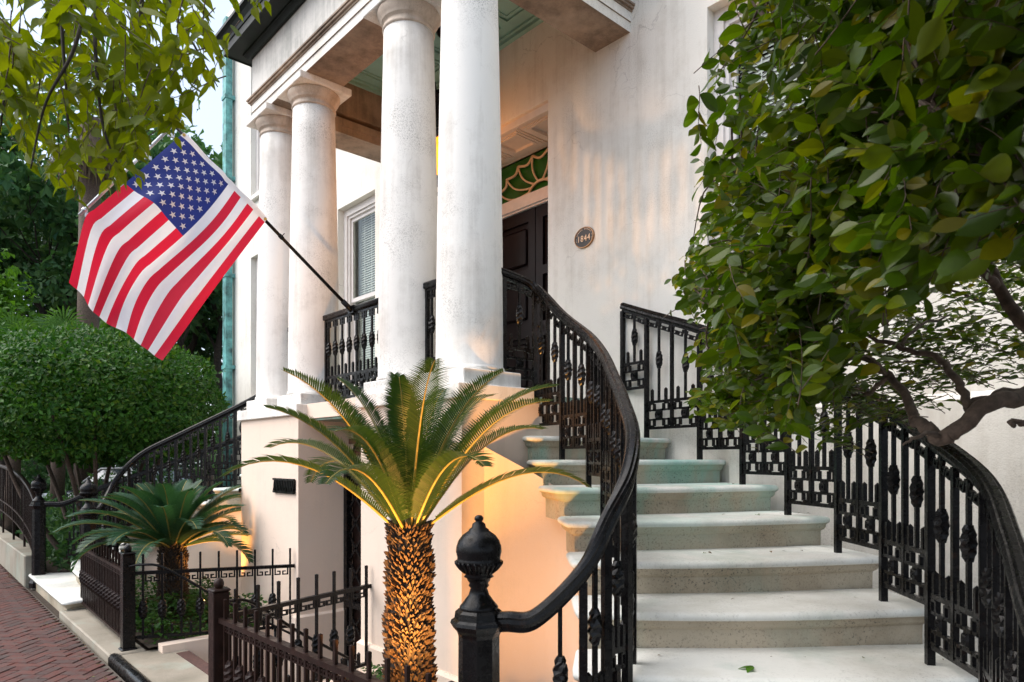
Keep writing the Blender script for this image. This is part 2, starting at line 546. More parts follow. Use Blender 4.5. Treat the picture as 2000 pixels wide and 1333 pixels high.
# ================================================================== ground, street, sidewalk
def sheet(name, rects, z, mat, kind='structure'):
    mb = MB()
    for (x0, x1, y0, y1) in rects:
        mb.add([(x0, y0, z), (x1, y0, z), (x1, y1, z), (x0, y1, z)], [(0, 1, 2, 3)])
    return tag(mb.build(name, mat), kind=kind)


AX0, AX1, AY0, AY1 = -2.52, -0.78, -1.42, 0.24       # the sunken area in front of the basement gate
sheet('ground', [(-160, AX0, -1.6, 160), (AX1, 90, -1.6, 160), (AX0, AX1, AY1, 160), (AX0, AX1, -1.6, AY0), (-160, 90, -120, -1.6)], -0.03, M['soil'])
sheet('road', [(-160, 90, -18, -6.2)], -0.01, M['road'])
sidewalk = sheet('sidewalk', [(-60, 40, -6.0, -1.79)], -0.004, M['joint'])
kb = MB().bevbox(-60, 40, -6.2, -6.0, -0.1, 0.012, 0.02)
tag(kb.build('kerb', M['concrete']), kind='structure')

# herringbone brick paving laid at 45 degrees
BL, BW = 0.200, 0.100
units = []
rot45 = Matrix.Rotation(R(45), 3, 'Z')
for j in range(-170, 170):
    for k in range(-60, 60):
        for (cx, cy, ang) in ((-j + 4 * k + 1.0, j + 0.5, 0.0), (-j + 4 * k + 2.5, j + 1.0, 90.0)):
            p = rot45 @ Vector((cx * BW - 0.0, cy * BW, 0)) + Vector((-5.0, -3.0, 0))
            if -14 < p.x < 5.0 and -5.9 < p.y < -1.9:
                units.append((p, 45 + ang))
vis, rest = [], []
for (p, a) in units:
    d = (p - CAMP).dot(FWD)
    if d > 0.6:
        X, Y, D = pix((p.x, p.y, 0))
        if -20 < X < 300 and 1040 < Y < 1345:
            vis.append((D, p, a)); continue
    rest.append((p, a))
vis.sort(key=lambda t: t[0])
rest += [(p, a) for (_, p, a) in vis[290:]]
def brick_mb(l, w_, h):
    return MB().bevbox(-l / 2, l / 2, -w_ / 2, w_ / 2, -0.03, h, 0.004)
bm = [brick_mb(BL - 0.008, BW - 0.008, 0.006 + 0.002 * i).mesh('brick', M['brick']) for i in range(3)]
for i, (_, p, a) in enumerate(vis[:290]):
    put('brick', bm[i % 3], sidewalk, (p.x, p.y, random.uniform(-0.002, 0.002)), (random.uniform(-.008, .008), random.uniform(-.008, .008), R(a)))
tv = np.array([(-1, -1), (1, -1), (1, 1), (-1, 1)], float) * np.array([(BL - 0.008) / 2, (BW - 0.008) / 2])
V, F = [], []
for (p, a) in rest:
    c, s = math.cos(R(a)), math.sin(R(a))
    z = 0.006 + random.uniform(-.002, .003)
    b = len(V)
    for zz in (z, -0.02):
        for (x, y) in tv: V.append((p.x + x * c - y * s, p.y + x * s + y * c, zz))
    F += [(b, b + 1, b + 2, b + 3), (b + 4, b + 5, b + 1, b), (b + 5, b + 6, b + 2, b + 1), (b + 6, b + 7, b + 3, b + 2), (b + 7, b + 4, b, b + 3)]
ob = bpy.data.objects.new('brick_paving', np_mesh('brick_paving', np.array(V), np.array(F), M['brick']))
COL.objects.link(ob); ob.parent = sidewalk; ob['kind'] = 'stuff'

# stone strips the fence stands on, and the black iron edging in front of the basement steps
t = MB().bevbox(-5.05, -2.70, -1.77, -1.48, -0.1, 0.065, 0.012)
tag(t.build('kerb_strip', M['concrete']), kind='structure')
t = MB().bevbox(-0.62, 1.72, -1.74, -1.48, -0.1, 0.065, 0.012)
tag(t.build('kerb_strip', M['concrete']), kind='structure')
t = MB()
t.sweep([(-2.72, -1.73, 0.03), (-2.0, -1.73, 0.03), (-1.2, -1.73, 0.03), (-0.60, -1.73, 0.03)],
        [(-.045, -.09), (.045, -.09), (.045, .01), (.03, .035), (0, .045), (-.03, .035), (-.045, .01)])
tag(t.build('iron_kerb', M['iron']), 'black painted iron edging bar along the front of the basement steps', 'edging')
sheet('planting_bed', [(-5.0, AX0 - .12, -1.48, -0.33), (AX1 + .12, 1.7, -1.48, -0.33)], 0.09, M['soil'])

# basement steps going down between the two fence posts
bs = thing('basement_steps', (-1.66, -1.42, 0), 'worn concrete steps with brown nosing strips leading down to the basement gate', 'steps')
bs_n = 5
for k in range(bs_n):
    z1 = 0.05 - 0.17 * k
    y0 = AY0 - .06 + 0.27 * k if k else -1.68
    y1 = AY0 - .06 + 0.27 * (k + 1)
    st = MB().box(AX0 - (.18 if k == 0 else -.01), AX1 + (.18 if k == 0 else -.01), y0, y1 if k < bs_n - 1 else AY1 + .2, -1.1, z1).build('step', M['concrete'], bs)
    if k < bs_n - 1:
        MB().box(AX0 + .08, AX1 - .08, y1 - 0.10, y1 + .004, z1 - .012, z1 + 0.005).build('nosing_strip', M['nosing'], st)
MB().box(AX0 - .13, AX0, AY0 + .02, -0.36, -1.1, 0.115).build('side_wall', M['podium'], bs)
MB().box(AX1, AX1 + .13, AY0 + .02, -0.36, -1.1, 0.115).build('side_wall', M['podium'], bs)

# ================================================================== house
WY = 1.60
house = thing('house', (-2.0, WY, 0), 'tall white stucco house front with sash windows behind the columned porch', 'house')
holes = [  # x0, x1, z0, z1, depth
    (-2.42, -0.78, 2.26, 5.25, 0.66),
    (-5.02, -4.00, 2.80, 5.31, 0.16),
    (0.98, 2.00, 2.80, 5.29, 0.16),
    (-8.22, -7.20, 2.80, 5.31, 0.16),
    (-8.22, -7.20, 6.35, 8.86, 0.16),
    (-5.02, -4.00, 6.35, 8.86, 0.16),
    (0.98, 2.00, 6.35, 8.86, 0.16),
    (-9.20, -8.45, 0.85, 1.62, 0.16),
]
X0, X1, ZB, ZT = -9.44, 7.5, -1.0, 10.2
xs = sorted(set([X0, X1] + [h[0] for h in holes] + [h[1] for h in holes]))
zs = sorted(set([ZB, ZT] + [h[2] for h in holes] + [h[3] for h in holes]))
wb = MB()
for i in range(len(xs) - 1):
    for k in range(len(zs) - 1):
        xm, zm = (xs[i] + xs[i + 1]) / 2, (zs[k] + zs[k + 1]) / 2
        if any(h[0] < xm < h[1] and h[2] < zm < h[3] for h in holes): continue
        wb.add([(xs[i], WY, zs[k]), (xs[i + 1], WY, zs[k]), (xs[i + 1], WY, zs[k + 1]), (xs[i], WY, zs[k + 1])], [(0, 1, 2, 3)])
for (a, b_, c, d, e) in holes:
    y2 = WY + e
    wb.add([(a, WY, c), (a, WY, d), (a, y2, d), (a, y2, c)], [(0, 1, 2, 3)])
    wb.add([(b_, WY, c), (b_, WY, d), (b_, y2, d), (b_, y2, c)], [(3, 2, 1, 0)])
    wb.add([(a, WY, d), (b_, WY, d), (b_, y2, d), (a, y2, d)], [(0, 1, 2, 3)])
    wb.add([(a, WY, c), (b_, WY, c), (b_, y2, c), (a, y2, c)], [(3, 2, 1, 0)])
wb.add([(X0, WY, ZB), (X0, WY, ZT), (X0, WY + 9, ZT), (X0, WY + 9, ZB)], [(0, 1, 2, 3)])
wb.add([(X1, WY, ZB), (X1, WY, ZT), (X1, WY + 9, ZT), (X1, WY + 9, ZB)], [(3, 2, 1, 0)])
wb.add([(X0, WY + 9, ZB), (X1, WY + 9, ZB), (X1, WY + 9, ZT), (X0, WY + 9, ZT)], [(3, 2, 1, 0)])
wb.add([(X0, WY, ZT), (X1, WY, ZT), (X1, WY + 9, ZT), (X0, WY + 9, ZT)], [(0, 1, 2, 3)])
wb.build('wall', M['stucco'], house)
# water table: lower wall a little proud, with a sloped ledge on top
for (a, b_) in ((1.2, 7.5), (-9.44, -3.9)):
    MB().add([(a, WY - .05, -1), (b_, WY - .05, -1), (b_, WY - .05, 2.10), (a, WY - .05, 2.10), (a, WY - .002, 2.145), (b_, WY - .002, 2.145), (a, WY - .002, -1), (b_, WY - .002, -1)],
             [(0, 1, 2, 3), (3, 2, 5, 4), (0, 3, 4, 6), (1, 7, 5, 2)]).build('water_table', M['stucco'], house)


def blinds_mb(x0, x1, z0, z1, y):
    mb = MB()
    z = z0
    while z < z1:
        mb.add([(x0, y - .014, z - .016), (x1, y - .014, z - .016), (x1, y + .014, z + .019), (x0, y + .014, z + .019)], [(0, 1, 2, 3)])
        z += 0.034
    for fx in (.25, .5, .75):
        xx = x0 + (x1 - x0) * fx
        mb.box(xx - .004, xx + .004, y - .024, y - .02, z0, z1)
    return mb


def window(x0, x1, z0, z1, sill=True):
    y = WY + 0.155
    f = MB()
    for (a, b_, c, d) in ((x0, x0 + .085, z0, z1), (x1 - .085, x1, z0, z1), (x0 + .085, x1 - .085, z1 - .10, z1), (x0 + .085, x1 - .085, z0, z0 + .05)):
        f.box(a + .001, b_ - .001, y - .06, y + .06, c + .001, d - .001)
    for (a, b_, c, d) in ((x0 + .085, x0 + .12, z0 + .05, z1 - .10), (x1 - .12, x1 - .085, z0 + .05, z1 - .10), (x0 + .12, x1 - .12, z1 - .135, z1 - .10)):
        f.box(a, b_, y - .035, y + .06, c, d)
    fr = f.build('window', M['white'], house)
    zm = (z0 + z1) / 2 - .06
    for k, (a, b_, yy) in enumerate(((zm - .02, z1 - .135, y - .005), (z0 + .05, zm + .03, y + .028))):
        s = MB()
        xa, xb = x0 + .12, x1 - .12
        s.box(xa, xa + .045, yy, yy + .03, a, b_); s.box(xb - .045, xb, yy, yy + .03, a, b_)
        s.box(xa + .045, xb - .045, yy, yy + .03, b_ - .05, b_); s.box(xa + .045, xb - .045, yy, yy + .03, a, a + .055)
        s.build('sash', M['sash'], fr)
        MB().box(xa + .045, xb - .045, yy + .012, yy + .017, a + .055, b_ - .05).build('pane', M['glass'], fr)
    blinds_mb(x0 + .13, x1 - .13, z0 + .06, z1 - .12, y + .12).build('blinds', M['white'], fr)
    MB().box(x0 - .1, x1 + .1, y + .3, y + .34, z0 - .1, z1 + .1).build('dark_room', M['door'], fr)
    if sill:
        MB().bevbox(x0 - .06, x1 + .06, WY - .07, WY + .10, z0 - .09, z0 - .002, .01).build('sill', M['stucco'], fr)
    return fr


for h in holes[1:7]:
    window(*h[:4])
window(*holes[7][:4], sill=False)

# door recess: panelled soffit, panelled jambs, transom, fanlight and a pair of doors
DX0, DX1, DY = -2.42, -0.78, WY + 0.66
dc = (DX0 + DX1) / 2
s = MB()
s.box(DX0 + .01, DX1 - .01, WY + .04, DY, 5.215, 5.248)
s.box(DX0 + .01, DX1 - .01, WY + .02, WY + .05, 5.16, 5.215)
for (a, b_) in ((DX0 + .05, DX0 + .55), (DX0 + .57, DX1 - .57), (DX1 - .55, DX1 - .05)):
    for i in range(3):
        q = .035 * i
        zz = 5.213 - .012 * i
        for r in ((a + q, b_ - q, WY + .1 + q, WY + .13 + q), (a + q, b_ - q, DY - .13 - q, DY - .10 - q), (a + q, a + q + .03, WY + .13 + q, DY - .13 - q), (b_ - q - .03, b_ - q, WY + .13 + q, DY - .13 - q)):
            s.box(r[0], r[1], r[2], r[3], 5.195 - .006 * i, 5.2145)
s.build('panelled_soffit', M['white'], house)
for (a, b_) in ((DX0 + .002, DX0 + .03), (DX1 - .03, DX1 - .002)):
    MB().box(a, b_, WY + .3, DY, 2.26, 5.21).build('jamb_panel', M['white'], house)
fan = MB()
fan.box(DX0 + .03, DX1 - .03, DY - .06, DY + .06, 4.58, 4.70); fan.box(DX0 + .03, DX1 - .03, DY - .09, DY - .06, 4.60, 4.73)
fan_o = fan.build('fanlight', M['white'], house)
MB().box(DX0 + .03, DX1 - .03, DY + .02, DY + .03, 4.70, 5.21).build('pane', M['green_glass'], fan_o)
mu = MB()
hx, hz, cx, cz = .20, .15, dc + .06, 4.715
RX, RZ = .78, .47
yy = DY - .015
mu.tube([(cx + hx * math.cos(a), yy, cz + hz * math.sin(a)) for a in np.linspace(0, PI, 13)], .017, 6)
rim = []
angs = np.linspace(R(6), R(174), 10)
for i, a in enumerate(angs):
    e = Vector((cx + RX * math.cos(a), yy, cz + RZ * math.sin(a)))
    rim.append(e)
    hb = Vector((cx + hx * math.cos(a), yy, cz + hz * math.sin(a)))
    side = Vector((math.cos(a), 0, math.sin(a))).cross(Vector((0, 1, 0)))
    sg = 1 if a > PI / 2 else -1
    pts = []
    for tt in np.linspace(0, 1, 9):
        p = hb.lerp(e, tt) - side * (-sg) * .075 * math.sin(PI * tt) * (abs(math.cos(a)) * .6 + .5)
        pts.append(p)
    mu.tube(pts, .012, 6)
for i in range(len(rim) - 1):
    a, b_ = rim[i], rim[i + 1]
    cc = Vector((cx, yy, cz))
    mu.tube([a.lerp(b_, tt) + (cc - a.lerp(b_, tt)).normalized() * .06 * math.sin(PI * tt) for tt in np.linspace(0, 1, 7)], .015, 6)
mu.build('muntin', M['fanbar'], fan_o)
for sg in (-1, 1):
    xa, xb = (DX0 + .04, dc - .006) if sg < 0 else (dc + .006, DX1 - .04)
    d = MB()
    yd = DY - .02
    d.box(xa, xb, yd + .02, yd + .045, 2.29, 4.575)
    for (a, b_, c, e) in ((xa, xa + .11, 2.29, 4.575), (xb - .11, xb, 2.29, 4.575), (xa + .11, xb - .11, 4.44, 4.575), (xa + .11, xb - .11, 2.29, 2.50), (xa + .11, xb - .11, 3.12, 3.28), (xa + .11, xb - .11, 3.80, 3.90)):
        d.box(a, b_, yd - .015, yd + .02, c, e)
    for (c, e) in ((2.56, 3.06), (3.34, 3.74), (3.96, 4.38)):
        d.bevbox(xa + .16, xb - .16, yd - .004, yd + .019, c, e, .02)
    do = d.build('door', M['door'], house)
    if sg > 0:
        for zz in (3.22, 3.08):
            MB().lathe([(0, 0), (.022, .003), (.03, .018), (.022, .034), (.01, .04), (.01, .06), (.024, .062)], (0, 0, 0), 12).build('knob', M['brass'], do)
            kk = do.children[-1]
            kk.location = Vector((xa + .055, yd - .075, zz)) - ORG[do]
            for v_ in kk.data.vertices: v_.co += ORG[do]
            kk.rotation_euler = (R(-90), 0, 0)
MB().box(DX0, DX1, WY + .02, DY + .1, 2.24, 2.285).build('threshold', M['stone'], house)
# verdigris downspout at the far corner of the house
dsp = MB()
DSX, DSY = -9.05, WY - .11
dsp.box(DSX - .085, DSX + .085, DSY - .06, DSY + .06, .2, 9.9)
dso = dsp.build('downspout', M['copper'], house)
for zz in (1.3, 3.4, 5.1, 6.9, 8.4):
    MB().box(DSX - .10, DSX + .10, DSY - .075, DSY + .108, zz, zz + .07).build('bracket', M['copper'], dso)

# ================================================================== portico
por = thing('portico', (-1.65, 0, 0), 'white columned entrance porch on a stucco podium coloured as if in pink light', 'portico')
FZ = 2.26                     # porch floor
CXS = [0.0, -0.80, -2.50, -3.30]
shaft_prof = [(.262, 0), (.262, .02), (.254, .035)]
for i in range(13):
    tt = i / 12
    shaft_prof.append((.250 - .046 * tt ** 1.45, .04 + 2.81 * tt))
cap_prof = [(.204, 2.845), (.213, 2.85), (.216, 2.86), (.213, 2.87), (.205, 2.874), (.205, 2.905), (.214, 2.908), (.214, 2.916), (.222, 2.918), (.222, 2.926), (.238, 2.945), (.250, 2.968), (.257, 2.99), (.255, 3.002), (.245, 3.008)]
plinth_me = MB().bevbox(-.268, .268, -.268, .268, 0, .11, .006).mesh('plinth', M['column'])
shaft_me = MB().lathe(shaft_prof, n=40).mesh('shaft', M['column'])
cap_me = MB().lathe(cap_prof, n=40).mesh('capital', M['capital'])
abacus_me = MB().bevbox(-.272, .272, -.272, .272, 0, .068, .005).mesh('abacus', M['column'])
for x in CXS:
    col = put('column', shaft_me, por, (x, 0, FZ + .11))
    put('plinth', plinth_me, col, (x, 0, FZ))
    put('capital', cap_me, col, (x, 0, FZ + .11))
    put('abacus', abacus_me, col, (x, 0, FZ + .11 + 3.005))
AZ = 5.442                   # underside of the architrave
def ring_box(mb, inset, z0, z1, mi=0, depth=.42):
    """three-sided entablature run: front plus both sides back to the wall"""
    xa, xb, ya = -3.535 + inset, .235 - inset, -.225 + inset
    mb.add([(xa, ya, z0), (xb, ya, z0), (xb, WY, z0), (xb - depth + 2 * inset, WY, z0), (xb - depth + 2 * inset, ya + depth - 2 * inset, z0), (xa + depth - 2 * inset, ya + depth - 2 * inset, z0), (xa + depth - 2 * inset, WY, z0), (xa, WY, z0),
            (xa, ya, z1), (xb, ya, z1), (xb, WY, z1), (xb - depth + 2 * inset, WY, z1), (xb - depth + 2 * inset, ya + depth - 2 * inset, z1), (xa + depth - 2 * inset, ya + depth - 2 * inset, z1), (xa + depth - 2 * inset, WY, z1), (xa, WY, z1)],
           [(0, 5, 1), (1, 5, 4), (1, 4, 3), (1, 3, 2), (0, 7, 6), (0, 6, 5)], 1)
    b = len(mb.v) - 16
    mb.face((b + 8, b + 9, b + 12), 0); mb.face((b + 8, b + 12, b + 13), 0)
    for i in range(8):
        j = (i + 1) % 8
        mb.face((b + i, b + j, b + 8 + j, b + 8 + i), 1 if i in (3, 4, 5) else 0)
a = MB()
ring_box(a, .012, AZ, AZ + .085)
ring_box(a, 0, AZ + .0851, AZ + .165)
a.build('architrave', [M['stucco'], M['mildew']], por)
c = MB()
for (q, z0, z1) in ((-.012, AZ + .1655, AZ + .183), (-.03, AZ + .1835, AZ + .205), (-.042, AZ + .2055, AZ + .222)):
    c.box(-3.535 + q, .235 - q, -.225 + q, -.15, z0, z1)
    c.box(.16, .235 - q, -.149, WY, z0, z1); c.box(-3.535 + q, -3.46, -.149, WY, z0, z1)
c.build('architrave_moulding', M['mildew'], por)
f = MB()
ring_box(f, .006, AZ + .2225, 6.26)
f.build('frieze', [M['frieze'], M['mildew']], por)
co = MB()
prof = [(0, 6.105), (.03, 6.105), (.045, 6.13), (.06, 6.15), (.07, 6.15), (.07, 6.165), (.21, 6.165), (.21, 6.155), (.225, 6.155), (.225, 6.235), (.235, 6.24), (.245, 6.27), (.275, 6.31), (.30, 6.33), (.31, 6.33), (.31, 6.36), (0, 6.40)]
base = len(co.v)
loops = [(lambda q: (-3.535 - q, WY)), (lambda q: (-3.535 - q, -.222 - q)), (lambda q: (.235 + q, -.222 - q)), (lambda q: (.235 + q, WY))]
for fn in loops:
    for (q, z) in prof:
        x, y = fn(q); co.v.append((x, y, z))
for k in range(3):
    for i in range(len(prof) - 1):
        co.face((base + k * len(prof) + i, base + (k + 1) * len(prof) + i, base + (k + 1) * len(prof) + i + 1, base + k * len(prof) + i + 1))
co.build('cornice', M['gutter'], por)
MB().add([(-3.84, -.53, 6.36), (.54, -.53, 6.36), (.54, WY, 6.62), (-3.84, WY, 6.62)], [(0, 1, 2, 3)]).build('porch_roof', M['gutter'], por)
ce = MB()
xa, xb, ya, yb, zc = -3.535 + .40, .235 - .40, .19, WY, 6.09
ce.box(xa, xb, ya, yb, zc, zc + .03)
def frame_strip(mb, x0, x1, y0, y1, wd, z0, z1):
    mb.box(x0, x1, y0, y0 + wd, z0, z1); mb.box(x0, x1, y1 - wd, y1, z0, z1)
    mb.box(x0, x0 + wd, y0 + wd, y1 - wd, z0, z1); mb.box(x1 - wd, x1, y0 + wd, y1 - wd, z0, z1)
frame_strip(ce, xa + .002, xb - .002, ya + .002, yb - .002, .05, zc - .055, zc - .001)
frame_strip(ce, xa + .055, xb - .055, ya + .055, yb - .055, .03, zc - .025, zc - .001)
for k in range(3):
    x0 = xa + .2 + k * (xb - xa - .3) / 3; x1 = x0 + (xb - xa - .3) / 3 - .1
    frame_strip(ce, x0, x1, ya + .2, yb - .2, .03, zc - .02, zc - .001)
    frame_strip(ce, x0 + .06, x1 - .06, ya + .26, yb - .26, .02, zc - .012, zc - .001)
ce.build('ceiling', M['ceiling'], por)
# floor, podium piers, cap band
fl = MB()
fl.box(-3.3, -.0, .15, WY, 2.10, FZ); fl.box(-2.1, -1.1, -.22, .15, 2.10, FZ)
fl.build('porch_floor', M['concrete'], por)
for (a, b_) in ((-1.03, .30), (-3.60, -2.19)):
    p = MB().box(a, b_, -.31, 1.0, -1.1, 2.155).build('podium_pier', M['podium'], por)
    q = MB().bevbox(a - .035, b_ + (.012 if b_ > 0 else .035), -.345, .36, 2.155, FZ, .006).build('cap_band', M['column'], p)
    MB().bevbox(a - .03, b_ + .03, -.345, .9, -.9, .27, .02).build('base_course', M['podium'], p)
MB().box(-2.19, -1.03, -.24, .20, 2.12, 2.26).build('lintel', M['podium'], por)
bwall = MB().box(-2.19, -1.03, .245, .40, -1.1, 2.12).build('basement_wall', M['podium'], por)
bk = MB().bevbox(-.093, .093, -.02, .03, -.026, .026, .003).mesh('brick', M['wallbrick'])
for r in range(6):
    z = 1.80 + r * .058
    for k in range(7):
        x = -2.10 + k * .194 + (.097 if r % 2 else 0)
        if x < -1.12: put('brick', bk, bwall, (x, .235 + random.uniform(-.003, .003), z))
# iron basement gate with a diagonal lattice
g = MB()
for (a, b_, c, d) in ((-2.17, -2.11, -1.0, 1.70), (-1.11, -1.05, -1.0, 1.70), (-2.11, -1.11, 1.64, 1.70), (-2.11, -1.11, .3, .36)):
    g.box(a, b_, .15, .21, c, d)
go = g.build('basement_gate', M['iron'], por)
l = MB()
for k in range(-4, 12):
    for sg in (1, -1):
        za = -1.0 + k * .25
        p0 = Vector((-2.11, .18, za)); p1 = Vector((-1.11, .18, za + sg * 1.0))
        l.bar(p0, p1, .012, .025)
l.build('lattice', M['iron'], go)
MB().box(-2.12, -1.10, .22, .235, -1.0, 1.66).build('gate_panel', M['rustiron'], go)
# iron air vent on the left pier
v = MB()
vx0, vx1, vz0, vz1 = -2.72, -2.24, 1.42, 1.54
frame_y = -.335
v.box(vx0, vx1, -.318, -.31, vz0, vz1)
for k in range(13):
    x = vx0 + .02 + k * (vx1 - vx0 - .04) / 12
    v.bar((x - .012, -.325, vz0 + .01), (x + .012, -.325, vz1 - .01), .014, .014)
v.box(vx0, vx1, frame_y, -.318, vz0 - .012, vz0 + .008); v.box(vx0, vx1, frame_y, -.318, vz1 - .008, vz1 + .012)
v.build('air_vent', M['iron'], por)

# ================================================================== curved staircases
RISE = 0.174
INN = {2: (.22, .45), 3: (.60, .35), 4: (.98, .20), 5: (1.284, -.015), 6: (1.57, -.27), 7: (1.85, -.53), 8: (2.106, -.79), 9: (2.216, -.968), 10: (2.219, -1.10), 11: (2.184, -1.195), 12: (2.06, -1.32)}
OUT = {1: (.22, 1.58), 2: (.45, 1.53), 3: (1.04, 1.40), 4: (1.46, 1.28), 5: (1.90, 1.05), 6: (2.31, .805), 7: (2.66, .489), 8: (2.97, .136), 9: (3.25, -.22), 10: (3.42, -.65), 11: (3.56, -1.06), 12: (3.74, -1.38)}
NEWEL = (1.88, -1.46)
def tz(j): return FZ - RISE * j
# nosing line of each tread: inner end, outer end, forward bulge
NOS = {0: ((-.30, .37), (-.15, 1.58), 0), 1: ((.0, .37), (.18, 1.58), .02), 2: ((.38, .24), (.66, 1.58), .03), 3: ((.62, .12), (1.17, 1.57), .05)}
for j in range(4, 13):
    i0, i1 = Vector(INN[j]), Vector(INN[min(j + 1, 12)] if j < 12 else NEWEL)
    o0, o1 = Vector(OUT[j]), Vector(OUT[min(j + 1, 12)] if j < 12 else (3.4, -1.9))
    hi, ho = (i1 - i0).normalized(), (o1 - o0).normalized()
    ni, no = i0 + hi * .13, o0 + ho * .16
    ax = (no - ni).normalized()
    NOS[j] = (tuple(ni - ax * .22), tuple(no + ax * .18), .06)
NOS[9] = ((1.95, -1.13), (3.50, -.46), .07)
NOS[10] = ((1.80, -1.27), (3.66, -.86), .09)
NOS[11] = ((1.70, -1.42), (3.86, -1.28), .09)
NOS[12] = ((1.62, -1.74), (4.15, -1.74), .0)


def step_path(j):
    """outline of one tread, from its inner back corner round the front to its outer back corner"""
    a, b_, bl = NOS[j]
    a, b_ = Vector(a), Vector(b_)
    pa, pb, _ = NOS[j - 1] if j > 0 else (a - Vector((.5, 0)), b_ - Vector((.5, 0)), 0)
    pa, pb = Vector(pa), Vector(pb)
    ax = (b_ - a).normalized()
    fw = Vector((ax.y, -ax.x))
    if fw.dot((a + b_) / 2 - (pa + pb) / 2) < 0: fw = -fw
    back_a = a + (pa - a) * 1.0
    back_b = b_ + (pb - b_) * 1.0
    r = .05
    pts = [back_a, a + (pa - a).normalized() * r * 2, a + (pa - a).normalized() * r * .4 + ax * r * .4 * .3, a + ax * r]
    n = 9
    for i in range(1, n):
        tt = i / n
        pts.append((a + ax * r).lerp(b_ - ax * r, tt) + fw * bl * math.sin(PI * tt))
    pts += [b_ - ax * r, b_ - ax * r * .4 * .3 + (pb - b_).normalized() * r * .4, b_ + (pb - b_).normalized() * r * 2, back_b]
    return pts


STEP_PROF = [(-.03, 0), (-.004, -.001), (.010, -.006), (.018, -.015), (.020, -.025), (.015, -.037), (.003, -.044), (-.004, -.048), (-.006, -.066), (-.016, -.078), (-.030, -.084), (-.034, -.09), (-.036, -.215)]


def make_step(j, parent, mirror):
    pts = step_path(j)
    n = len(pts)
    z = tz(j)
    nrm = []
    cen = sum(pts, Vector((0, 0))) / n
    for i in range(n):
        t = (pts[min(i + 1, n - 1)] - pts[max(i - 1, 0)]).normalized()
        nn = Vector((t.y, -t.x))
        nrm.append(nn)
    mid = n // 2
    if nrm[mid].dot(pts[mid] - (pts[0] + pts[-1]) / 2) < 0: nrm = [-q for q in nrm]
    mb = MB()
    k = len(STEP_PROF)
    for (q, dz) in STEP_PROF:
        for i in range(n):
            p = pts[i] + nrm[i] * q
            x = -3.3 - p.x if mirror else p.x
            mb.v.append((x, p.y, z + dz))
    for r in range(k - 1):
        for i in range(n - 1):
            fc = (r * n + i, r * n + i + 1, (r + 1) * n + i + 1, (r + 1) * n + i)
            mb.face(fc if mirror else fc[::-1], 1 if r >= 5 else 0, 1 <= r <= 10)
    top = tuple(range(n))
    mb.face(top if not mirror else top[::-1], 0, False)
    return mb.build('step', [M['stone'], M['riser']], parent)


def staircase(label, mirror):
    mx = (lambda x: -3.3 - x) if mirror else (lambda x: x)
    st = thing('staircase', (mx(2.0), 0, 0), label, 'staircase', 'curved stone stairs up to the porch')
    for j in range(0, 13): make_step(j, st, mirror)
    # smooth curved walls under the two ends of the steps
    for side in (0, 1):
        pl = []
        for j in range(1 if side else 2, 13):
            a, b_ = Vector(NOS[j][0]), Vector(NOS[j][1])
            ax = (b_ - a).normalized()
            p = (b_ - ax * .12) if side else (a + ax * .11)
            pl.append(Vector((p.x, p.y, tz(j + 1) if j < 12 else .02)))
        if not side: pl[0] = Vector((.22, -.20, tz(2))); pl.insert(0, Vector((.10, -.295, tz(1))))
        cr = catmull(pl, 6)
        mb = MB()
        for q in cr:
            mb.v.append((mx(q.x), q.y, -.1)); mb.v.append((mx(q.x), q.y, max(q.z - .01, .02)))
        for i in range(len(cr) - 1):
            mb.face((2 * i, 2 * i + 2, 2 * i + 3, 2 * i + 1), 0, True)
        mb.build('stair_wall', M['podium'] if not side else M['stucco'], st)
    return st


staircase('pale granite steps sweeping up on the right beside the wall plaque', False)
staircase('pale granite steps at the far left end of the porch behind the low cycad', True)
# bottom slab of the far stair is seen at the pavement; its twin is below the picture

# ================================================================== ironwork pieces (shared meshes)
IR, BR = M['iron'], M['rustiron']


def knop_mb(r=.027, h=.14):
    mb = MB()
    n, m = 9, 8
    for k in range(m + 1):
        tt = k / m
        rr = r * (math.sin(PI * (0.12 + 0.76 * tt)) ** .6)
        for i in range(n):
            a = 2 * PI * (i + (k % 2) * .5) / n
            q = rr * (1.18 if (i + k) % 2 else .86)
            mb.v.append((q * math.cos(a), q * math.sin(a), h * tt - h / 2))
    for k in range(m):
        for i in range(n):
            j = (i + 1) % n
            mb.face((k * n + i, k * n + j, (k + 1) * n + j, (k + 1) * n + i))
    mb.face(tuple(range(n - 1, -1, -1))); mb.face(tuple(m * n + i for i in range(n)))
    return mb


def spike_mb(wd=.020, h=.10):
    a = wd / 2
    return MB().add([(-a, -a, 0), (a, -a, 0), (a, a, 0), (-a, a, 0), (-a, -a, h - .014), (a, -a, h - .014), (a, a, h - .014), (-a, a, h - .014), (0, 0, h)],
                    [(0, 1, 5, 4), (1, 2, 6, 5), (2, 3, 7, 6), (3, 0, 4, 7), (4, 5, 8), (5, 6, 8), (6, 7, 8), (7, 4, 8)])


def key_mb(wd=.085, h=.055, t=.009, dp=.014):
    """two facing square hooks of a Greek key, in the x-z plane, hanging down from z=0"""
    mb = MB()
    for sg in (-1, 1):
        def bx(x0, x1, z0, z1):
            xx = sorted((sg * x0, sg * x1))
            mb.box(xx[0], xx[1], -dp / 2, dp / 2, z0, z1)
        W_ = wd / 2
        bx(W_ - t, W_, -h, 0)
        bx(.004, W_ - t, -h, -h + t)
        bx(.004, .004 + t, -h + t, -h * .38)
        bx(.004 + t, W_ * .62, -h * .38 - t, -h * .38)
    return mb


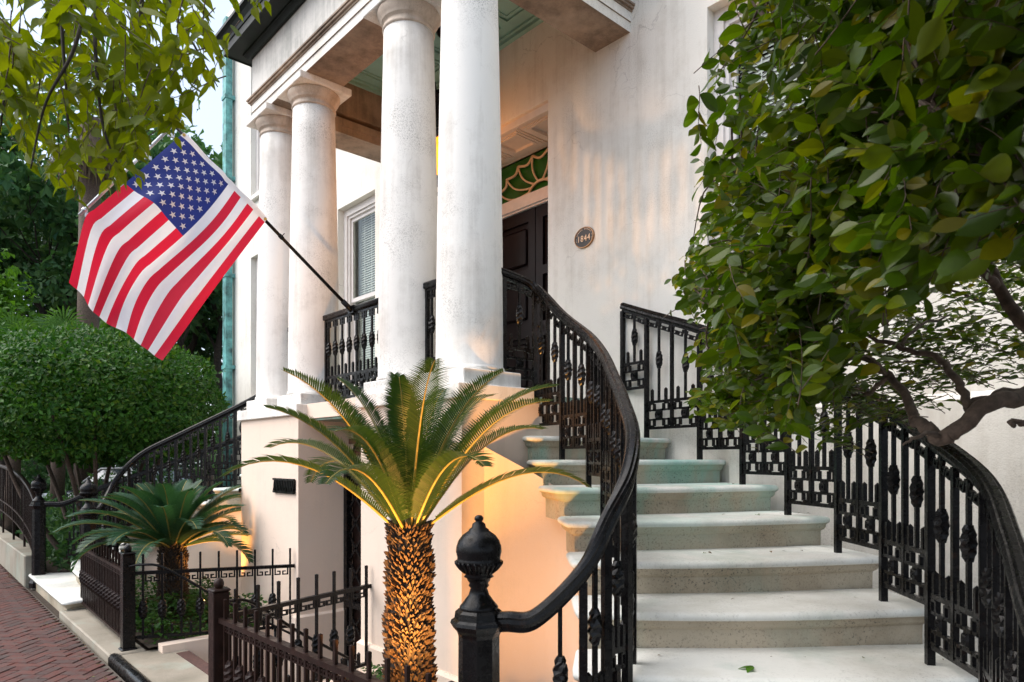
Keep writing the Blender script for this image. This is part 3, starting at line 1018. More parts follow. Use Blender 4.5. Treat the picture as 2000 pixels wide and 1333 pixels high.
def knot_mb():
    """unit panel (1 wide, 1 high, centred): crossed bars, four open corner squares and a rosette"""
    mb = MB()
    dp = .010
    def bx(x0, x1, z0, z1): mb.box(x0, x1, -dp, dp, z0, z1)
    bx(-.5, .5, .17, .24); bx(-.5, .5, -.24, -.17)
    for sx in (-1, 1):
        for sz in (-1, 1):
            x, z = sx * .32, sz * .32
            bx(x - .15, x - .08, z - .16, z + .16); bx(x + .08, x + .15, z - .16, z + .16)
            bx(x - .08, x + .08, z + sz * .16 - .035, z + sz * .16 + .035)
    bx(-.12, .12, -.17, .17)
    n = 8
    base = len(mb.v)
    for (r, y) in ((.15, -.010), (.12, -.020), (.05, -.014), (.02, -.024)):
        for i in range(n):
            a = 2 * PI * i / n
            q = r * (1.15 if i % 2 else .9)
            mb.v.append((q * math.cos(a), y, q * math.sin(a)))
    for k in range(3):
        for i in range(n):
            j = (i + 1) % n
            mb.face((base + k * n + i, base + k * n + j, base + (k + 1) * n + j, base + (k + 1) * n + i))
    mb.face(tuple(base + 3 * n + i for i in range(n)))
    return mb


def meshes(mat):
    return dict(bar=MB().box(-.5, .5, -.5, .5, 0, 1).mesh('bar', mat), knop=knop_mb().mesh('pinecone_knop', mat), bigknop=knop_mb(.034, .16).mesh('pinecone_knop', mat),
                spike=spike_mb().mesh('spike', mat), key=key_mb().mesh('greek_key', mat), knot=knot_mb().mesh('knot_panel', mat))


PI_ = meshes(IR)
PB_ = meshes(BR)
HAND = [(-.030, -.012), (-.024, -.026), (.024, -.026), (.030, -.012), (.027, .004), (.031, .012), (.024, .024), (.016, .022), (.009, .030), (-.009, .030), (-.016, .022), (-.024, .024), (-.031, .012), (-.027, .004)]
BAND = [(-.011, -.011), (.011, -.011), (.011, .011), (-.011, .011)]


def vbar(P, par, x, y, z0, z1, wd, name='baluster', yaw=0.0):
    return put(name, P['bar'], par, (x, y, z0), (0, 0, yaw), (wd, wd, max(z1 - z0, .01)))


def bay(P, par, a, b_, zlow, hz, sub, first_post=True, foot=None, knop_h=.52, keys=True):
    """one railing bay from a to b_ (plan points): base rails, knot panels, spikes, pinecone bars, greek keys; hz(t) = handrail underside"""
    a, b_ = Vector((a[0], a[1], 0)), Vector((b_[0], b_[1], 0))
    d = b_ - a
    L = d.length
    yaw = math.atan2(d.y, d.x)
    zb, zm = zlow + .085, zlow + .30
    for z in (zb, zm): MB().bar((a.x, a.y, z), (b_.x, b_.y, z), .018, .022).build('base_rail', IR if P is PI_ else BR, par)
    if first_post: vbar(P, par, a.x, a.y, foot if foot is not None else zlow, hz(0), .032, 'post', yaw)
    for s_ in range(sub):
        t0, t1 = s_ / sub, (s_ + 1) / sub
        tm = (t0 + t1) / 2
        c = a + d * tm
        if s_ > 0:
            q = a + d * t0
            vbar(P, par, q.x, q.y, zb, hz(t0), .024, 'baluster', yaw)
        put('knot_panel', P['knot'], par, (c.x, c.y, (zb + zm) / 2), (0, 0, yaw), (L / sub - .03, 1, zm - zb - .024))
        vbar(P, par, c.x, c.y, zm + .011, hz(tm), .017, 'baluster', yaw)
        zk = zm + (hz(tm) - zm) * knop_h
        put('pinecone_knop', P['knop'], par, (c.x, c.y, zk), (0, 0, yaw))
        for tt in (tm - .27 / sub, tm + .27 / sub):
            q = a + d * tt
            put('spike', P['spike'], par, (q.x, q.y, zm + .011), (0, 0, yaw))
        if keys:
            for tt in (tm - .25 / sub, tm + .25 / sub):
                q = a + d * tt
                z0, z1 = hz(max(tt - .1, 0)), hz(min(tt + .1, 1))
                dt = min(tt + .1, 1) - max(tt - .1, 0)
                pitch = math.atan2(z1 - z0, L * dt)
                wd = L / sub / 2 - .022
                put('greek_key', P['key'], par, (q.x, q.y, hz(tt) - .004), (0, -pitch, yaw), (wd / .085, 1, 1))


def newel(par, x, y, zt, zb=0.0):
    """octagonal cast newel with an urn finial; zt = top of the urn"""
    mb = MB()
    zc = zt - .375
    mb.lathe([(.115, zb), (.115, zb + .07), (.10, zb + .10), (.088, zb + .13), (.084, zb + .16), (.080, zc - .05), (.086, zc - .035), (.10, zc - .02), (.112, zc), (.108, zc + .012), (.096, zc + .02), (.092, zc + .045), (.08, zc + .055)], (x, y, 0), 8, sm=False)
    nw = mb.build('newel_post', IR, par)
    u = MB()
    zz = zc + .05
    u.lathe([(.075, 0), (.075, .015), (.062, .03), (.04, .06), (.032, .085), (.04, .095), (.036, .105), (.044, .115), (.048, .125), (.058, .13), (.052, .138), (.062, .15), (.084, .18), (.088, .19), (.084, .198), (.084, .205), (.089, .228), (.087, .248), (.079, .271), (.064, .291), (.046, .304), (.040, .308), (.038, .314), (.028, .320), (.025, .335), (.012, .344), (.017, .350), (.018, .358), (.011, .367), (0, .369)],
            (x, y, zz), 28)
    u.build('urn_finial', IR, nw)
    fl = MB()
    for i in range(22):
        a = 2 * PI * i / 22
        fl.tube([(x + r * math.cos(a), y + r * math.sin(a), zz + h) for r, h in ((.056, .146), (.074, .163), (.087, .183), (.089, .192))], [.004, .006, .008, .006], 4)
    fl.build('gadroon_ring', IR, nw)
    return nw


def stair_rail(label, inner, mirror):
    mx = (lambda x: -3.3 - x) if mirror else (lambda x: x)
    P = PI_
    par = thing('stair_railing', (mx(1.9 if inner else 3.0), -.5, 0), label, 'railing', 'black iron stair railings')
    def mp(p): return (mx(p[0]), p[1])
    seq = []
    if inner:
        seq.append(((.185, .17), FZ, FZ, 3.105))
        for j in range(2, 13):
            seq.append((INN[j], tz(j), tz(j), tz(j) + (1.13 if j == 2 else 1.02 if j == 3 else .975)))
    else:
        seq.append(((.16, 1.575), FZ, FZ, 3.075))
        for j in range(2, 13):
            seq.append((OUT[j], tz(j), tz(j), tz(j) + (1.05 if j == 2 else 1.0 if j == 3 else .975)))
    hp = [Vector((mx(p[0]), p[1], hz)) for (p, _, _, hz) in seq]
    if inner:
        path = [Vector((mx(.17), .10, 3.105))] + hp
        end = Vector((mx(NEWEL[0]), NEWEL[1], 1.125))
        path += [Vector((mx(1.97), -1.40, 1.13)), end]
        if True:
            path[-3].z = max(path[-3].z - .0, 1.145)
    else:
        end = Vector((mx(3.95), -1.66, 1.125))
        path = hp + [Vector((mx(3.86), -1.55, 1.135)), end]
    sm = catmull(path, 10)
    MB().sweep(sm, HAND, sm=False).build('handrail', IR, par)
    MB().sweep([p - Vector((0, 0, .036)) for p in sm], BAND, sm=False).build('under_rail', IR, par)
    off = 1 if inner else 0
    for k in range(len(seq) - 1):
        a, zl, ft, _ = seq[k]
        b_ = seq[k + 1][0]
        def hz(t, k=k):
            i = (k + off) * 10 + t * 10
            i0 = int(min(i, len(sm) - 2)); fr = i - i0
            return sm[i0].lerp(sm[i0 + 1], fr).z - .046
        Lb = (Vector(b_) - Vector(a)).length
        bay(P, par, mp(a), mp(b_), zl, hz, 2 if Lb > .30 else 1, True, ft, keys=Lb > .2)
    nx, ny, nz = end
    newel(par, nx, ny, 1.485)
    return par


stair_rail('black iron stair railing with urn newel curving down behind the lit cycad', True, False)
stair_rail('black iron stair railing ending at the house wall and sweeping under the leafy branches', False, False)
stair_rail('distant black iron stair railing ending at an urn newel beside the low cycad', True, True)
stair_rail('farthest iron stair railing below the clipped round tree with its own newel', False, True)


def level_rail(label, x0, x1):
    par = thing('balcony_railing', ((x0 + x1) / 2, 0, FZ), label, 'railing', 'balcony railings between the columns')
    zt = 3.115
    MB().sweep([(x0, 0, zt), (x1, 0, zt)], HAND).build('handrail', IR, par)
    MB().bar((x0, 0, zt - .036), (x1, 0, zt - .036), .022, .022).build('under_rail', IR, par)
    m = MB()
    zb, zm = FZ + .06, FZ + .27
    for z in (zb, zm): MB().bar((x0, 0, z), (x1, 0, z), .018, .022).build('base_rail', IR, par)
    L = x1 - x0
    n = max(1, round(L / .14))
    st = L / n
    vbar(PI_, par, x0 + .02, 0, FZ, zt - .046, .028, 'post'); vbar(PI_, par, x1 - .02, 0, FZ, zt - .046, .028, 'post')
    for k in range(n):
        x = x0 + (k + .5) * st
        vbar(PI_, par, x, 0, zm, zt - .046, .017)
        put('pinecone_knop', PI_['knop'], par, (x, 0, zm + .27))
        if k < n - 1: put('spike', PI_['spike'], par, (x + st / 2, 0, zm + .011))
        put('greek_key', PI_['key'], par, (x, 0, zt - .05), (0, 0, 0), (.95, 1, 1))
    nk = max(1, round(L / .2))
    for k in range(nk):
        put('knot_panel', PI_['knot'], par, (x0 + (k + .5) * L / nk, 0, (zb + zm) / 2), (0, 0, 0), (L / nk - .02, 1, zm - zb - .024))
        if k: vbar(PI_, par, x0 + k * L / nk, 0, zb, zm, .02)
    return par


level_rail('wide black iron balcony railing that holds the flagpole between two columns', -2.255, -1.045)
level_rail('narrow black iron balcony railing in the gap between the two nearest columns', -.555, -.245)
level_rail('narrow black iron balcony railing in the gap between the two farthest columns', -3.055, -2.745)


# ------------------------------------------------------------------ fences
def fence_post(par, x, y, zt, mat, zb=0.0):
    mb = MB()
    mb.bevbox(x - .064, x + .064, y - .064, y + .064, zb, zb + .08, .008)
    mb.bevbox(x - .050, x + .050, y - .050, y + .050, zb + .0801, zt - .085, .005)
    mb.bevbox(x - .058, x + .058, y - .058, y + .058, zt - .0849, zt - .065, .008)
    p = mb.build('post', mat, par)
    MB().lathe([(.045, -.066), (.04, -.055), (.018, -.048), (.016, -.044), (.024, -.036), (.031, -.018), (.031, .0), (.024, .018), (.012, .026), (0, .028)], (x, y, zt - .028), 16).build('ball_finial', mat, p)


def fence(label, a, b_, P, zt, zb, step, posts=(), flat=.05, key='between', mat=BR, skip=.10, over=.13, group='black iron yard fences'):
    """rail fence from a to b_: tall pickets through the top rail, pinecone bars between them below the rail"""
    a, b_ = Vector(a), Vector(b_)
    d = b_ - a; L = d.length; yaw = math.atan2(d.y, d.x)
    par = thing('iron_fence', (a.x, a.y, 0), label, 'fence', group)
    e0 = a + d * (skip / L) * .4
    m = MB(); m.bar((e0.x, e0.y, zt), (b_.x, b_.y, zt), flat, .030); m.build('top_rail', mat, par)
    m = MB(); m.bar((e0.x, e0.y, zb), (b_.x, b_.y, zb), flat * .8, .024); m.build('bottom_rail', mat, par)
    n = max(2, int((L - skip) / step))
    for k in range(n + 1):
        q = a + d * ((skip + (L - skip - .04) * k / n) / L)
        vbar(P, par, q.x, q.y, zb - .02, zt + over - .012, .018, 'picket', yaw)
        put('picket_cap', P['spike'], par, (q.x, q.y, zt + over - .02), (0, 0, yaw), (.95, .95, .3))
        if key == 'between' and k < n:
            q2 = a + d * ((skip + (L - skip - .04) * (k + .5) / n) / L)
            vbar(P, par, q2.x, q2.y, zb, zt - .015, .014, 'picket', yaw)
            put('pinecone_knop', P['bigknop'], par, (q2.x, q2.y, zb + (zt - zb) * .47), (0, 0, yaw))
            for sg in (-1, 1):
                q3 = q2 + d.normalized() * sg * step * .25
                put('greek_key', P['key'], par, (q3.x, q3.y, zt - .016), (0, 0, yaw), (step * .42 / .085, 1, .9))
        elif key == 'wide' and k < n:
            q2 = a + d * ((skip + (L - skip - .04) * (k + .5) / n) / L)
            put('greek_key', P['key'], par, (q2.x, q2.y, zt - .016), (0, 0, yaw), ((L - skip) / n * .78 / .085, 1, 1.15))
            put('pinecone_knop', P['bigknop'], par, (q.x, q.y, zb + (zt - zb) * .42), (0, 0, yaw))
            put('spike', P['spike'], par, (q2.x, q2.y, zb + .01), (0, 0, yaw))
    for (p, ztop, zbase) in posts: fence_post(par, p[0], p[1], ztop, mat if mat is IR else mat, zbase)
    return par


PL, PR = (-2.82, -1.60), (-.56, -1.60)
fence('brown iron street fence running left from its ball topped post to the far newel', PL, (-5.12, -1.55), PB_, .745, .135, .125, [], mat=BR)
fence('brown iron street fence in front of the lit cycad trunk with a ball finial post', PR, (1.80, -1.50), PB_, .725, .135, .145, [(PR, .985, 0.0)], mat=BR)
fence('black Greek key fence from the far ball post across to the ochre lit corner', (PL[0], PL[1] + .02), (-2.26, -.315), PI_, .73, .16, .155, [(PL, .985, 0.0)], mat=IR, key='wide', flat=.035, over=.16)
fence('black Greek key fence from the nearer ball post to the podium pier', (PR[0], PR[1] + .02), (-.88, -.315), PI_, .73, .12, .155, mat=IR, key='wide', flat=.035, over=.16)

for (p, q, lab) in ((PL, (-2.36, -.2), 'curved iron handrail falling from the far fence post beside the basement steps'), (PR, (-.90, -.2), 'curved iron handrail falling from the nearer fence post beside the basement steps')):
    hr = thing('handrail', (p[0], p[1], 0), lab, 'handrail', 'handrails of the basement steps')
    sx = .07 if p is PL else -.07
    pts = [(p[0] + sx * .6, p[1] + .0, .80), (p[0] + sx * 1.4, p[1] + .10, .81), (p[0] + sx * 2.2, p[1] + .28, .76), ((p[0] + q[0]) / 2 + sx * 1.6, (p[1] + q[1]) / 2, .45), (q[0] + sx, q[1] - .10, .06), (q[0] + sx, q[1], .02), (q[0] + sx, q[1] + .06, .04)]
    sp = catmull(pts, 6)
    MB().sweep(sp, [(-.022, -.008), (.022, -.008), (.022, .004), (.012, .010), (-.012, .010), (-.022, .004)]).build('rail', IR, hr)
    MB().tube([sp[22], (sp[22].x, sp[22].y, -.5)], .012, 8).build('support', IR, hr)

# neighbouring fence on a stone base further along the pavement
nf = thing('ramp_fence', (-8.6, -1.7, 0), 'dark iron fence with a reddish sloping handrail on a tan stone base', 'fence')
MB().bevbox(-16.5, -7.45, -1.80, -1.55, -.05, .42, .015).build('stone_base', M['concrete'], nf)
rail_pts = [(-16, -1.66, 1.66), (-12, -1.66, 1.62), (-9.6, -1.66, 1.52), (-8.2, -1.66, 1.34), (-7.30, -1.68, 1.13)]
sp = catmull(rail_pts, 10)
MB().sweep(sp, HAND).build('handrail', BR, nf)
m = MB()
for dz in (.62, .80): MB().sweep([(p.x, p.y, p.z - dz) for p in sp], BAND, sm=False).build('lower_rail', BR, nf)
for k in range(1, 40):
    q = sp[k]
    vbar(PB_, nf, q.x, q.y, q.z - .80, q.z - .02, .014, 'picket')
for x in (-7.5, -8.6, -9.8, -11.2, -12.8):
    z = min(sp, key=lambda s_: abs(s_.x - x)).z
    vbar(PB_, nf, x, -1.66, .42, z - .02, .03, 'post')

# ================================================================== lantern, plaque, flag
lan = thing('porch_lantern', (-1.68, 1.0, 6.08), 'lit bronze lantern hanging on a chain from the porch ceiling', 'lantern')
LX, LY = -1.68, 1.0
mb = MB()
mb.lathe([(.0, 6.085), (.07, 6.08), (.075, 6.06), (.05, 6.03), (.02, 6.01), (0, 6.0)], (LX, LY, 0), 16)
mb.build('ceiling_rose', M['iron'], lan)
mb = MB()
for k in range(22):
    z = 6.0 - k * .024
    a = (k % 2) * PI / 2
    ring = [(LX + .010 * math.cos(t) * math.cos(a), LY + .010 * math.cos(t) * math.sin(a), z - .014 + .017 * math.sin(t)) for t in np.linspace(0, 2 * PI, 9)]
    mb.tube(ring, .003, 4, cap=False)
mb.build('chain', M['iron'], lan)
mb = MB()
mb.lathe([(.02, 5.48), (.05, 5.46), (.12, 5.43), (.135, 5.40), (.135, 5.37), (.125, 5.34), (.125, 5.05), (.145, 5.03), (.145, 4.98), (.13, 4.965), (.0, 4.96)], (LX, LY, 0), 16)
hood = mb.build('hood', M['iron'], lan)
mb = MB()
for k in range(16):
    a = 2 * PI * k / 16
    c, s_ = math.cos(a), math.sin(a)
    mb.tube([(LX + r * c, LY + r * s_, z) for r, z in ((.13, 5.40), (.15, 5.44), (.155, 5.48), (.145, 5.495))], [.008, .009, .007, .003], 5)
mb.build('crest', M['iron'], hood)
mb = MB()
for k in range(6):
    a = 2 * PI * k / 6 + .3
    mb.bar((LX + .125 * math.cos(a), LY + .125 * math.sin(a), 4.56), (LX + .125 * math.cos(a), LY + .125 * math.sin(a), 4.97), .012, .012)
mb.lathe([(.135, 4.54), (.14, 4.555), (.135, 4.57), (.115, 4.57)], (LX, LY, 0), 18)
for k in range(6):
    a = 2 * PI * k / 6 + .3
    c, s_ = math.cos(a), math.sin(a)
    mb.tube([(LX + r * c, LY + r * s_, z) for r, z in ((.13, 4.54), (.11, 4.46), (.06, 4.42), (.02, 4.40))], .007, 5)
mb.lathe([(0, 4.36), (.02, 4.37), (.025, 4.395), (.015, 4.42), (0, 4.43)], (LX, LY, 0), 10)
mb.build('cage', M['iron'], lan)
mb = MB()
n = 24
for k in range(n):
    a0, a1 = 2 * PI * k / n, 2 * PI * (k + 1) / n
    mb.add([(LX + .115 * math.cos(a), LY + .115 * math.sin(a), z) for a, z in ((a0, 4.572), (a1, 4.572), (a1, 4.958), (a0, 4.958))], [(0, 1, 2, 3)])
mb.build('amber_glass', m_emit('lantern_glass', (1.0, .30, .015), 1.3, .3), lan)
MB().lathe([(0, 4.62), (.022, 4.63), (.026, 4.68), (.026, 4.83), (.018, 4.88), (0, 4.90)], (LX, LY, 0), 12).build('bulb', m_emit('bulb_glow', (1.0, .72, .30), 14.0), lan)
pl = bpy.data.lights.new('lantern_light', 'POINT')
pl.energy = 22; pl.color = (1.0, .40, .09); pl.shadow_soft_size = .09
plo = bpy.data.objects.new('lantern_light', pl); COL.objects.link(plo); plo.parent = lan
plo.location = Vector((LX + 0.0, LY, 4.76)) - org(lan)

PX, PZ = -.30, 3.785
pq = thing('plaque', (PX, WY, PZ), 'oval black and bronze 1844 plaque on the white wall right of the door', 'plaque')
mb = MB(); nn = 36
rings = [(1.0, 0.002), (1.0, .014), (.965, .02), (.92, .02), (.90, .013), (.0, .013)]
RXp, RZp = .120, .097
def oval(q, y): return [(PX + (RXp * q) * math.cos(2 * PI * i / nn), WY - y, PZ + (RZp * q) * math.sin(2 * PI * i / nn)) for i in range(nn)]
for (q, y) in rings[:5]: mb.v += oval(q, y)
for k in range(4):
    for i in range(nn):
        j = (i + 1) % nn
        mb.face((k * nn + i, k * nn + j, (k + 1) * nn + j, (k + 1) * nn + i), 0, False)
M['bronze'] = m_plain('bronze_rim', (0.34, 0.19, 0.10), .35, .9, var=.3, scale=40)
M['plaque_black'] = m_plain('plaque_field', (.012, .013, .015), .45, var=.3)
mb.build('rim', M['bronze'], pq)
mb = MB(); mb.v += oval(.905, .0132); mb.face(tuple(range(nn))); mb.build('field', M['plaque_black'], pq)
cu = bpy.data.curves.new('numerals', 'FONT')
cu.body = '1844'; cu.size = .080; cu.align_x = 'CENTER'; cu.align_y = 'CENTER'; cu.extrude = .003; cu.space_character = 1.12
cu.materials.append(m_plain('numeral_bronze', (0.62, 0.42, 0.28), .4, .5, var=.1))
tmp = bpy.data.objects.new('numerals', cu); COL.objects.link(tmp)
bpy.context.view_layer.update()
nm = bpy.data.meshes.new_from_object(tmp.evaluated_get(bpy.context.evaluated_depsgraph_get()))
bpy.data.objects.remove(tmp)
tx = bpy.data.objects.new('numerals', nm); COL.objects.link(tx); tx.parent = pq
tx.location = (0, -.016, -.012); tx.rotation_euler = (R(90), 0, 0); tx.scale = (.92, 1.0, 1)
mb = MB()
for i in range(22):
    a = R(200) - R(220) * i / 21
    c, s_ = math.cos(a), math.sin(a)
    x, z = PX + RXp * .78 * c, PZ + RZp * .78 * s_
    hgt = .007 if i % 7 != 3 else .0
    if hgt:
        mb.bar((x - .004 * abs(s_), WY - .0145, z), (x + .004 * abs(s_) + .001, WY - .0145, z + .001), .002, hgt)
mb.build('rim_marks', cu.materials[0], pq)

# flagpole standing out from the balcony rail, with the rod that spreads the flag
FX = -1.70
PB0, PT = Vector((FX, -.02, 3.10)), Vector((FX, -1.53, 4.295))
fp = thing('flagpole', PB0, 'slanted black flagpole mounted on the balcony railing', 'flagpole')
mb = MB(); mb.tube([PB0, PB0.lerp(PT, .5), PT], [.016, .014, .012], 12); mb.build('pole', M['iron'], fp)
mb = MB(); mb.tube([PB0 - (PT - PB0).normalized() * .04, PB0 + (PT - PB0).normalized() * .12], .024, 12)
mb.box(FX - .05, FX + .05, -.035, .035, 3.075, 3.145); mb.build('bracket', M['iron'], fp)
ROD = Vector((FX, -2.165, 3.465))
PT2 = PT + (PT - PB0).normalized() * .02
mb = MB(); mb.tube([PT2 + (PT2 - ROD).normalized() * .04, ROD], .012, 10)
rod = mb.build('spreader_rod', M['silver'], fp)
for tt in (.07, .33, .63, .95):
    mb = MB()
    q = PT2.lerp(ROD, tt)
    mb.tube([q - (ROD - PT2).normalized() * .012, q + (ROD - PT2).normalized() * .012], .02, 8)
    mb.box(FX - .006, FX + .012, q.y + .004, q.y + .05, q.z - .045, q.z - .015)
    mb.build('clip', M['silver'], rod)
mb = MB()
for tt in (.44, .45): 
    q = PB0.lerp(PT, tt); mb.tube([q - (PT - PB0).normalized() * .01, q + (PT - PB0).normalized() * .01], .019, 8)
q = PB0.lerp(PT, .445); mb.tube([q, q + Vector((0, .03, .035))], .004, 5); mb.build('thumb_screw', M['iron'], fp)

flag = thing('flag', PT.lerp(PB0, .3), 'United States flag with stars and stripes hanging from the slanted pole', 'flag')
TOP = [Vector((0, -1.475, 4.262)), Vector((0, -2.09, 3.50)), Vector((0, -2.155, 3.40)), Vector((0, -2.245, 2.955))]
BOT = [Vector((0, -.815, 3.755)), Vector((0, -.985, 3.50)), Vector((0, -1.22, 3.145)), Vector((0, -1.47, 2.76)), Vector((0, -1.655, 2.475))]
tcurve = [TOP[0].lerp(TOP[1], i / 12) for i in range(13)] + catmull([TOP[1], TOP[2], TOP[3]], 5)[1:]
bcurve = catmull(BOT, 6)
def along(c, u):
    L = [0]
    for i in range(len(c) - 1): L.append(L[-1] + (c[i + 1] - c[i]).length)
    t = u * L[-1]
    for i in range(len(c) - 1):
        if t <= L[i + 1] or i == len(c) - 2:
            return c[i].lerp(c[i + 1], (t - L[i]) / (L[i + 1] - L[i]))
def cloth(u, v, off=0.0):
    a, b_ = along(tcurve, u), along(bcurve, u)
    p = a.lerp(b_, v)
    nx = .075 * u ** .6 * math.sin(6.2 * v + 2.2 * u) + .062 * math.sin(12.5 * v - 6 * u + .6) * (u * (1 - .3 * u)) ** .8 + .020 * math.sin(27 * v + 4 * u) * u + .010 * math.sin(9 * u + 17 * v)
    crease = math.exp(-((v - .50 - .12 * u) / .035) ** 2) * .018 * max(0, 1 - 1.7 * u)
    bulge = .05 * math.sin(PI * v) * math.sin(PI * min(u, 1)) 
    p.y += .018 * math.sin(7 * u + 9 * v) * u * math.sin(PI * v) + .03 * math.sin(2 * PI * u) * math.sin(PI * v)
    p.x = FX + .028 + nx * .9 - crease + bulge + off
    return p
def patch(name, u0, u1, v0, v1, nu, nv, mat, off=0.0):
    mb = MB()
    for i in range(nu + 1):
        for j in range(nv + 1): mb.v.append(tuple(cloth(u0 + (u1 - u0) * i / nu, v0 + (v1 - v0) * j / nv, off)))
    for i in range(nu):
        for j in range(nv):
            a = i * (nv + 1) + j
            mb.face((a, a + 1, a + nv + 2, a + nv + 1), 0, True)
    return mb.build(name, mat, flag)
for k in range(13):
    u0 = .42 if k < 7 else .03
    patch('stripe', u0, 1.0, k / 13, (k + 1) / 13, 36, 3, M['red'] if k % 2 == 0 else M['fwhite'])
patch('canton', .03, .42, 0, 7 / 13, 20, 24, M['blue'])
patch('hoist_band', 0, .03, 0, 1, 1, 40, M['fwhite'])
for r in range(9):
    for k in range(6 if r % 2 == 0 else 5):
        v = (7 / 13) * (r + 1) / 10
        u = .03 + .39 * ((k * 2 + 1) if r % 2 == 0 else (k * 2 + 2)) / 12
        mb = MB()
        for off in (.003, -.003):
            for i in range(10):
                a = 2 * PI * i / 10 + .0
                q = .0295 if i % 2 == 0 else .0118
                mb.v.append(tuple(cloth(u - q * math.cos(a) * .5 / .79, v + q * math.sin(a) * .96, off)))
        mb.face(tuple(range(10))); mb.face(tuple(range(19, 9, -1)))
        mb.build('star', M['fwhite'], flag)
for v in (.015, .985):
    p = cloth(.015, v, .004)
    MB().tube([p - Vector((.008, 0, 0)), p + Vector((.004, 0, 0))], .012, 10).build('grommet', M['brass'], flag)

# ================================================================== garden spotlights (hidden low in the beds; they light the cycads)
def spotlight(loc, target, energy, label, ang=70, blend=.6, col=(1.0, .46, .11)):
    sp_ = thing('garden_spotlight', loc, label, 'spotlight', 'garden spotlights in the beds')
    d = (Vector(target) - Vector(loc)).normalized()
    c = Vector(loc) + Vector((0, 0, .12))
    mb = MB(); mb.tube([c - d * .09, c + d * .02], [.03, .04], 12); mb.build('housing', M['iron'], sp_)
    MB().tube([Vector(loc) - Vector((0, 0, .08)), c - d * .03], .008, 6).build('stake', M['iron'], sp_)
    MB().tube([c + d * .021, c + d * .024], .036, 12).build('lens', m_emit('spot_lens', (1, .6, .2), 6.0), sp_)
    ld = bpy.data.lights.new('spot_beam', 'SPOT')
    ld.energy = energy; ld.color = col; ld.spot_size = R(ang); ld.spot_blend = blend; ld.shadow_soft_size = .05
    lo = bpy.data.objects.new('spot_beam', ld); COL.objects.link(lo); lo.parent = sp_
    lo.location = c + d * .05 - Vector(loc)
    lo.rotation_euler = (-d).to_track_quat('Z', 'Y').to_euler()
    return sp_


spotlight((1.16, -1.40, .14), (.58, -.88, 1.75), 150, 'small black garden spotlight behind the street fence aimed at the near cycad', 80, .9)
spotlight((-3.55, -.75, .12), (-4.05, -.25, 1.4), 30, 'small black garden spotlight beside the far stair aimed at the stair wall', 100)
spotlight((1.30, -1.38, .12), (.62, -.25, 1.1), 30, 'small black garden spotlight low under the curved stair wall', 105, 1.0)

